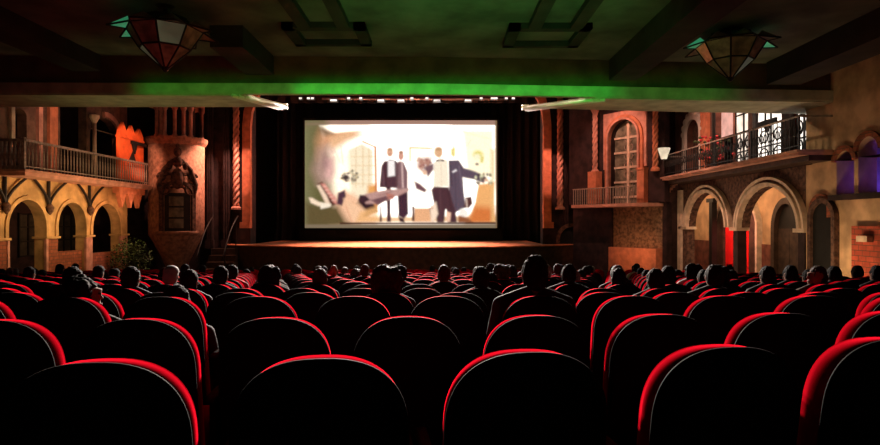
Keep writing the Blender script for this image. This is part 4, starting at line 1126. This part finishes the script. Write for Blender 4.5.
# ------------------------------------------------------------------ people
def remesh(mb, vox, m, name, smooth_it=2, jitter=0):
    me = bpy.data.meshes.new(name + '_raw'); me.from_pydata([tuple(v) for v in mb.v], [], mb.f)
    o = bpy.data.objects.new(name + '_raw', me); C.objects.link(o)
    md = o.modifiers.new('r', 'REMESH'); md.mode = 'VOXEL'; md.voxel_size = vox
    if smooth_it:
        s = o.modifiers.new('s', 'SMOOTH'); s.iterations = smooth_it; s.factor = .5
    dg = bpy.context.evaluated_depsgraph_get()
    out = bpy.data.meshes.new_from_object(o.evaluated_get(dg)); out.name = name
    bpy.data.objects.remove(o); bpy.data.meshes.remove(me)
    if jitter:
        for v in out.vertices:
            q = noise.noise(Vector((v.co.x*45, v.co.y*45, v.co.z*9))) + .6*noise.noise(v.co*60)
            v.co += v.normal * q * jitter
    out.materials.clear(); out.materials.append(m)
    out.polygons.foreach_set('use_smooth', [True]*len(out.polygons))
    return out
def cap(mb, p, r0, q, r1, n=7):
    p, q = Vector(p), Vector(q)
    for i in range(n):
        t = i/(n-1); c = p.lerp(q, t); r = r0+(r1-r0)*t
        mb.ell(c, (r, r, r), 12, 8)
SKIN = mat('skin', (.24, .12, .08), .7, .12, 12, spec=.12)
HAIRM = {'black': mat('black hair', (.008, .007, .006), .8, .3, 30, spec=.1), 'brown': mat('brown hair', (.035, .02, .011), .7, .3, 30, spec=.12),
         'grey': mat('grey hair', (.15, .14, .13), .7, .25, 30, spec=.12), 'blond': mat('blond hair', (.5, .36, .16), .5, .25, 30), 'cap': mat('pale cap cloth', (.2, .18, .16), .8, .15, 20)}
CLOTH = {'black': mat('black jacket cloth', (.012, .012, .014), .85, .3, 14), 'dark blue': mat('dark blue shirt cloth', (.02, .026, .05), .85, .3, 14),
         'red': mat('red shirt cloth', (.45, .03, .05), .85, .2, 14), 'grey': mat('grey shirt cloth', (.1, .1, .1), .85, .3, 14), 'brown': mat('brown jacket cloth', (.07, .045, .03), .85, .3, 14), 'white': mat('white shirt cloth', (.6, .58, .55), .85, .1, 14)}
TROUS = mat('dark trousers cloth', (.015, .016, .02), .9, .3, 14)
SHOE = mat('dark shoe leather', (.012, .01, .009), .5, .2, 10)
def rotz(v, c, a):
    d = Vector(v)-Vector(c); return Vector(c)+Vector((d.x*math.cos(a)-d.y*math.sin(a), d.x*math.sin(a)+d.y*math.cos(a), d.z))
def person_proto(yaw=0.0, sw=1.0, raised=False, phone=False, hair='short', tall=0.0):
    HZ = 1.14+tall; hc = (0, .135, HZ); SH = .93+tall*.7
    R = lambda v: rotz(v, hc, yaw)
    body = MB()
    for s in (-1, 1):
        cap(body, (s*.075, .26, .56), .115, (s*.085, .2, .78), .11); cap(body, (s*.085, .2, .78), .11, (s*.08*sw, .155, SH-.05), .1)
    cap(body, (-.17*sw, .15, SH), .052, (.17*sw, .15, SH), .052); cap(body, (0, .14, SH+.02), .062, (0, .135, HZ-.06), .052)
    body.ell(hc, (.075, .096, .118), 20, 14)
    for c, r in (((0, .2, HZ-.065), (.045, .035, .045)), ((0, .17, HZ-.03), (.058, .055, .075)), ((0, .234, HZ-.018), (.012, .02, .012)), ((0, .226, HZ+.008), (.009, .014, .03)), ((0, .215, HZ+.036), (.045, .015, .012)), ((0, .222, HZ-.062), (.02, .01, .007)), ((0, .218, HZ-.09), (.02, .016, .015))):
        cc = R(c); body.ell(cc, r if abs(yaw) < .2 else (max(r[0]*abs(math.cos(yaw)), r[1]*abs(math.sin(yaw))), max(r[1]*abs(math.cos(yaw)), r[0]*abs(math.sin(yaw))), r[2]), 10, 8)
    for s in (-1, 1): body.ell(R((s*.077, .125, HZ-.01)), (.014, .022, .032), 8, 8)
    shirt = MB(); trou = MB(); shoes = [MB(), MB()]
    for s in (-1, 1):
        sh = (s*.19*sw, .15, SH)
        if raised and s == 1: el = (.27, .33, SH-.12); wr = (.17, .42, SH+.14)
        else: el = (s*.235*sw, .19, .71); wr = (s*.12, .4, .635)
        cap(body, sh, .05, el, .04); cap(body, el, .039, wr, .026)
        d = (Vector(wr)-Vector(el)).normalized(); side = Vector((-s, 0, 0)) if not raised or s < 0 else Vector((-1, 0, 0))
        pc = Vector(wr)+d*.05
        cap(body, Vector(wr), .025, pc, .03, 4)
        upv = side.cross(d).normalized()
        for k, (o_, L) in enumerate(((-.028, .055), (-.0095, .07), (.0095, .065), (.028, .05))):
            a0 = pc+d*.018+side*o_; a1 = a0+d*L*.55; a2 = a1+d*L*.4-Vector((0, 0, .018))
            cap(body, a0, .0095, a1, .009, 5); cap(body, a1, .009, a2, .0078, 4)
        th0 = Vector(wr)+side*.026+d*.015; th1 = th0+side*.025+d*.03
        cap(body, th0, .0115, th1, .009, 5)
        cap(body, (s*.09, .27, .535), .085, (s*.11, .64, .525), .06); cap(body, (s*.11, .64, .52), .056, (s*.11, .7, .1), .038)
        cap(body, (s*.11, .7, .06), .035, (s*.115, .83, .04), .028)
        cap(shirt, sh, .066, el, .053); cap(shirt, el, .052, tuple(Vector(el).lerp(Vector(wr), .85)), .038)
        cap(shirt, (s*.075, .26, .56), .128, (s*.085, .2, .78), .122); cap(shirt, (s*.085, .2, .78), .122, (s*.08*sw, .155, SH-.05), .113)
        cap(trou, (s*.09, .27, .54), .1, (s*.11, .64, .528), .072); cap(trou, (s*.11, .64, .528), .072, (s*.11, .695, .14), .055)
        cap(shoes[(s+1)//2], (s*.11, .69, .05), .045, (s*.117, .86, .04), .036)
    cap(shirt, (-.17*sw, .15, SH), .066, (.17*sw, .15, SH), .066)
    cap(shirt, (0, .145, SH+.03), .075, (0, .142, SH+.05), .066, 3)
    for s in (-1, 1): cap(shirt, (s*.03, .135, SH+.085), .055, (s*.175*sw, .15, SH+.01), .062)
    root = thing('person', (0, 0, 0), '', '', link=False)
    def add(name, me):
        o = bpy.data.objects.new(name, me); o.parent = root; kid(root, o); return o
    add('body', remesh(body, .0085, SKIN, 'body', 2))
    add('shirt', remesh(shirt, .016, CLOTH['black'], 'shirt', 3, .002))
    add('trousers', remesh(trou, .016, TROUS, 'trousers', 3))
    for q in shoes: add('shoe', remesh(q, .012, SHOE, 'shoe', 2))
    h = MB()
    def hs(c, r): h.ell(R(c), r if abs(yaw) < .2 else (r[1], r[0], r[2]), 16, 12)
    if hair != 'bald':
        hs((0, .118, HZ+.022), (.086, .1, .108)); hs((0, .095, HZ-.02), (.08, .082, .095))
        for s in (-1, 1): hs((s*.05, .1, HZ-.01), (.036, .06, .07))
    if hair == 'long':
        hs((0, .085, HZ-.1), (.092, .06, .13)); hs((0, .07, HZ-.17), (.09, .045, .1))
    if hair == 'bushy':
        for k in range(26):
            a = RNG.uniform(-PI*1.2, PI*.2); e = RNG.uniform(-.6, 1.2)
            hs((.1*math.cos(a)*math.cos(e), .1+.075*math.sin(a)*math.cos(e), HZ+.0+.1*math.sin(e)), (.045, .045, .05))
        hs((0, .08, HZ-.07), (.125, .07, .1))
    if hair == 'cap':
        hs((0, .13, HZ+.06), (.088, .108, .075)); hs((0, .235, HZ+.045), (.06, .07, .012))
    if hair != 'bald':
        o = add('hair', remesh(h, .0095, HAIRM['black'], 'hair', 1, .011 if hair != 'cap' else .001))
        for v in o.data.vertices:            # keep the face free
            d = rotz(v.co, hc, -yaw)
            if d.y > .18 and d.z < HZ+.055 and hair != 'cap': v.co = rotz((d.x*.95, .165, d.z), hc, yaw)
    if phone:
        q = MB().box((.055, .475, SH+.135), (.165, .487, SH+.285)); o = obj('raw', q, M['iron'], None, False, False)
    for s in (-1, 1):
        e = MB().ell(tuple(R((s*.03, .222, HZ+.014))), (.011, .011, .008), 8, 6)
        o = obj('eye', e, EYE, root, True, False, True); kid(root, o)
    e = MB().tube([tuple(R((.022*q, .232-.006*q*q, HZ-.06))) for q in (-1, -.5, 0, .5, 1)], [.002, .0055, .0065, .0055, .002], 6)
    kid(root, obj('lips', e, LIPS, root, True, False, True))
    return root
LIPS = mat('lips', (.2, .06, .05), .6, .2, 30, spec=.1)
EYE = mat('eye', (.03, .022, .018), .2, .6, 60)
PROTO = {
 'short': person_proto(), 'broad': person_proto(sw=1.18, tall=.02), 'bushy': person_proto(hair='bushy'), 'long': person_proto(hair='long', sw=.88, tall=-.03),
 'cap': person_proto(hair='cap'), 'bald': person_proto(hair='bald'), 'turn_left': person_proto(yaw=1.25), 'turn_right': person_proto(yaw=-1.1, hair='bushy'),
 'raised': person_proto(raised=True, tall=-.02)}
taken = set()
def place_person(row, px, kind, shirt, hair, label, group=None, dz=0, s=1.0):
    sp = ROWS[row-1]
    best = sorted(range(len(sp)), key=lambda i: abs(CX+F*sp[i][0]/sp[i][1]-px))
    i = next(j for j in best if (row, j) not in taken)
    taken.add((row, i))
    x, y, k = sp[i]
    o = copy_tree(PROTO[kind])
    s *= .96; o.location = (x, y+.02, floor_z(y)+dz-.02); o.rotation_euler = (0, 0, math.atan(k)); o.scale = (s, s, s)
    for c in o.children:
        n = c.name.split('.')[0]
        if n in ('hair', 'shirt'):
            c.material_slots[0].link = 'OBJECT'; c.material_slots[0].material = HAIRM[hair] if n == 'hair' else CLOTH[shirt]
    tag(o, label, 'person', group)
    return o, (x, y)
PEOPLE = [
 (3, 545, 'broad', 'black', 'black', 'tall broad person in a dark jacket seated right of the screen in the third row', None, .03),
 (4, 386, 'bushy', 'black', 'brown', 'person with wide bushy hair seated in front of the middle seats below the screen'),
 (3, 168, 'short', 'black', 'black', 'dark haired person low in the third row at left with pale lit hair edge', None, -.14),
 (5, 141, 'short', 'dark blue', 'black', 'round headed person left of the potted bush with softly lit hair edge'),
 (3, 60, 'turn_right', 'black', 'black', 'bushy haired person at far left turned right with lit cheek', None, -.09),
 (5, 74, 'short', 'black', 'black', 'dark haired person in front of the left brick pier'),
 (5, 100, 'long', 'black', 'black', 'long haired person below the third left arch'),
 (6, 181, 'cap', 'grey', 'cap', 'person in a pale cap below the round turret'),
 (6, 200, 'short', 'black', 'black', 'dark haired person just right of the pale cap'),
 (8, 214, 'short', 'red', 'black', 'person in a red top at the left below the stage steps'),
 (6, 247, 'bushy', 'black', 'black', 'bushy haired person below the left end of the stage'),
 (8, 267, 'short', 'black', 'brown', 'short haired person below the left drape beside the screen'),
 (6, 289, 'long', 'dark blue', 'brown', 'long haired person below the left edge of the screen'),
 (10, 335, 'bald', 'brown', 'blond', 'person with a pale bald head below the left part of the screen'),
 (7, 412, 'short', 'black', 'black', 'short haired person just right of the bushy haired person in the middle'),
 (5, 453, 'short', 'black', 'black', 'dark haired person in the fifth row below the right half of the screen'),
 (7, 436, 'short', 'black', 'brown', 'brown haired person behind the fifth row sitter below the screen'),
 (9, 478, 'long', 'brown', 'brown', 'long haired person with lit hair below the right half of the screen'),
 (9, 466, 'short', 'brown', 'brown', 'short haired person beside the long haired one below the screen'),
 (8, 503, 'bushy', 'black', 'brown', 'bushy haired person below the right edge of the screen'),
 (8, 518, 'short', 'black', 'black', 'dark haired person between the bushy head and the tall broad person'),
 (9, 563, 'short', 'red', 'grey', 'grey haired person in a red top right of the tall broad person'),
 (6, 587, 'broad', 'black', 'black', 'broad dark person below the dark side doorway'),
 (6, 627, 'long', 'black', 'black', 'long haired person in front of the orange wall block, left one'),
 (6, 648, 'short', 'dark blue', 'black', 'dark haired person in front of the orange wall block, right one'),
 (5, 728, 'broad', 'black', 'black', 'broad dark person in front of the red door'),
 (6, 722, 'bushy', 'black', 'black', 'bushy haired person left of the broad one by the red door'),
 (6, 752, 'short', 'black', 'black', 'dark haired person right of the red door'),
 (6, 845, 'turn_left', 'brown', 'brown', 'brown haired person at far right turned left with lit face'),
 (7, 868, 'short', 'black', 'black', 'dark haired person behind the turned one at far right'),
 (7, 786, 'short', 'black', 'black', 'dark haired person in front of the near end of the right arcade'),
]
for p in PEOPLE: place_person(*p)
o, (px_, py_) = place_person(5, 700, 'raised', 'black', 'black', 'person raising one arm with a lit phone on the right')
t = thing('phone', (px_+.115, py_+.485, floor_z(py_)+1.0), 'lit phone held up above the seats on the right', 'phone')
b_ = t.location
mb = MB(); X0, Y0, Z0 = b_
obj('phone_case', MB().box((X0-.075, Y0-.006, Z0-.075), (X0+.075, Y0+.006, Z0+.085)), M['seat_shell'], t)
obj('phone_display', MB().box((X0-.068, Y0-.0085, Z0-.068), (X0+.068, Y0-.0065, Z0+.078)), M['phone'], t)
# the crowd further down
hc = ['black', 'black', 'brown', 'black', 'black', 'black', 'brown', 'black', 'grey']; sc = ['black', 'black', 'dark blue', 'brown', 'red', 'grey', 'white']
kinds = ['short', 'short', 'long', 'bushy', 'short', 'cap', 'broad', 'long']
crowd = 0
for row in range(7, 17):
    for i, (x, y, k) in enumerate(ROWS[row-1]):
        px = CX+F*x/y
        if px < 225 and row < 9: continue
        if px < -5 or px > 885: continue
        if RNG.random() > (.36 if row < 10 else .42 if 225 < px < 700 else .2) or (row, i) in taken: continue
        reg = 'left' if px < 300 else 'middle' if px < 520 else 'right'
        place_person(row, px, RNG.choice(kinds), RNG.choice(sc), RNG.choice(hc), 'person seen from behind among the far crowd, %s part of the %s row' % (reg, ORD[row-1]), 'far crowd, %s part of the %s row' % (reg, ORD[row-1]), RNG.uniform(-.1, .02))
        crowd += 1

# ------------------------------------------------------------------ lights
def lamp(kind, name, loc, energy, col, target=None, size=.3, size_y=None, spot=60, blend=.5, spread=None):
    l = bpy.data.lights.new(name, kind); l.energy = energy; l.color = col
    if kind == 'AREA':
        l.size = size
        if size_y: l.shape = 'RECTANGLE'; l.size_y = size_y
        if spread: l.spread = math.radians(spread)
    else: l.shadow_soft_size = size
    if kind == 'SPOT': l.spot_size = math.radians(spot); l.spot_blend = blend
    o = bpy.data.objects.new(name, l); C.objects.link(o); o.location = loc
    if target: o.rotation_euler = (Vector(target)-Vector(loc)).to_track_quat('-Z', 'Y').to_euler()
    return o
WARM = (1, .55, .3); ORG = (1, .42, .25)
# stage lamps above the screen, hanging behind the balcony edge line of sight, shining out over the seats
STAGE_P = 32000
for i, x in enumerate((-3.6, -1.75, .1)):
    lamp('SPOT', 'stage_spot', (x, 28.0, E+5.75), STAGE_P, (1, .84, .74), (x*.3-.2, -3, E), .15, spot=47, blend=1.0)
# footlight colour on the stage boards
lamp('SPOT', 'stage_board_spot', (-1.75, 27.0, E+6.6), 26000, (1, .5, .34), (-1.75, 26.4, E+SV), .2, spot=78, blend=1.0)
# left facade
lamp('AREA', 'left_arcade_light', (-10.4, 19.6, E+.1), 85, (1, .58, .26), (XL, 19.8, E+.5), 5, .3, spread=130)
lamp('AREA', 'left_arcade_far_light', (-11.0, 22.9, E-.1), 20, (1, .42, .2), (XL, 22.9, E+.5), 2, .3, spread=110)
lamp('SPOT', 'left_parapet_spot', (-9.3, 18.6, E+5.0), 2600, ORG, (-12.1, 23.85, E+2.8), .1, spot=19, blend=.5)
lamp('SPOT', 'left_upper_spot', (-9.6, 18.2, E+4.6), 260, (1, .5, .32), (-12.9, 19.6, E+3.0), .1, spot=44, blend=.9)
lamp('SPOT', 'turret_spot', (-8.7, 26.6, E+4.6), 1600, (1, .46, .32), (TX+1.0, TY+.1, E+1.2), .1, spot=70, blend=.6)
# stage opening
lamp('SPOT', 'left_jamb_spot', (-8.2, 24.5, E+4.9), 1000, (1, .38, .27), (oL-.25, PY, E+2.2), .1, spot=26, blend=.5)
lamp('SPOT', 'right_jamb_spot', (4.2, 24.5, E+4.9), 1000, (1, .38, .27), (oR+.3, PY, E+2.2), .1, spot=26, blend=.5)
# splayed bay
lamp('SPOT', 'bay_spot', (4.6, 21.0, E+5.2), 780, (1, .45, .32), (6.9, 23.7, E+2.6), .1, spot=60, blend=.5)
lamp('SPOT', 'bay_low_spot', (6.4, 20.6, E-.9), 190, (1, .42, .2), tuple(fB(bu(636), -1.15, 0)), .1, spot=50, blend=.9)
# right facade
lamp('AREA', 'right_arcade_light', (7.0, 18.3, E-1.4), 66, (1, .62, .36), (XR, 18.4, E+.9), 6, .3)
lamp('AREA', 'right_inner_light', (XR+.45, 20.6, E+1.25), 170, (1, .6, .33), (XI, 20.6, E-.6), 12, .2)
lamp('SPOT', 'right_upper_spot', (6.2, 18.0, E+4.9), 850, (1, .5, .35), (XR, 19.4, E+2.2), .1, spot=80, blend=.8)
lamp('AREA', 'right_near_light', (7.6, 13.0, E-1.3), 40, (1, .62, .32), (XR, 13.4, E-.6), 1.8, .2)
lamp('SPOT', 'right_near_upper_spot', (6.4, 16.2, E+3.5), 130, (1, .68, .4), (9, 13.9, E+2.3), .1, spot=52, blend=.8)
lamp('AREA', 'niche_light', (XR+.72, 12.8, E+.64), 9, (.22, .08, 1), (XR+.8, 12.8, E+2.2), 2.2, .3)
lamp('SPOT', 'red_door_spot', (XR+.8, 21.0, E+1.2), 500, (1, .3, .25), (XI, 22.4, E-1.2), .1, spot=70)
# green glow under the balcony: added area lights, backs to the camera, unseen
lamp('AREA', 'green_edge_light', (.4, 12.3, E+2.87), 5, (.03, 1, .07), (.4, 13.1, E+2.885), 7.0, .12, spread=50)
lamp('AREA', 'green_edge_wide_light', (.0, 12.2, E+2.87), 4, (.04, 1, .07), (.0, 13.0, E+2.885), 13.0, .12, spread=60)
lamp('AREA', 'left_wing_fill', (-6.0, 13.2, E+.9), 4.5, (.8, .9, .3), (-6.0, 13.6, E+2.75), 5.0, .5, spread=110)  # added unseen fill that brightens the left wing underside to olive
lamp('AREA', 'right_wing_fill', (5.0, 13.5, E+.9), 4.5, (.85, .85, .33), (5.0, 14.0, E+2.75), 5.5, .5, spread=110)  # unseen fill added the same way below the right wing
lamp('AREA', 'green_soffit_light', (.6, 9.3, E+2.0), 17, (.08, 1, .2), (.6, 11, E+3.6), 5.0, .5, spread=160)

w = bpy.data.worlds.new('World'); bpy.context.scene.world = w; w.use_nodes = True
w.node_tree.nodes['Background'].inputs[0].default_value = (.003, .003, .003, 1)

# ------------------------------------------------------------------ camera
cam = bpy.data.cameras.new('Camera'); cam.sensor_width = 36; cam.lens = F/880*36; cam.clip_start = .05
co = bpy.data.objects.new('Camera', cam); C.objects.link(co); co.location = (0, 0, E); co.rotation_euler = (PI/2, 0, 0)
sc_ = bpy.context.scene; sc_.camera = co
sc_.view_settings.view_transform = 'Standard'; sc_.view_settings.look = 'None'; sc_.view_settings.gamma = 1; sc_.view_settings.exposure = 0
sc_.view_settings.use_curve_mapping = False
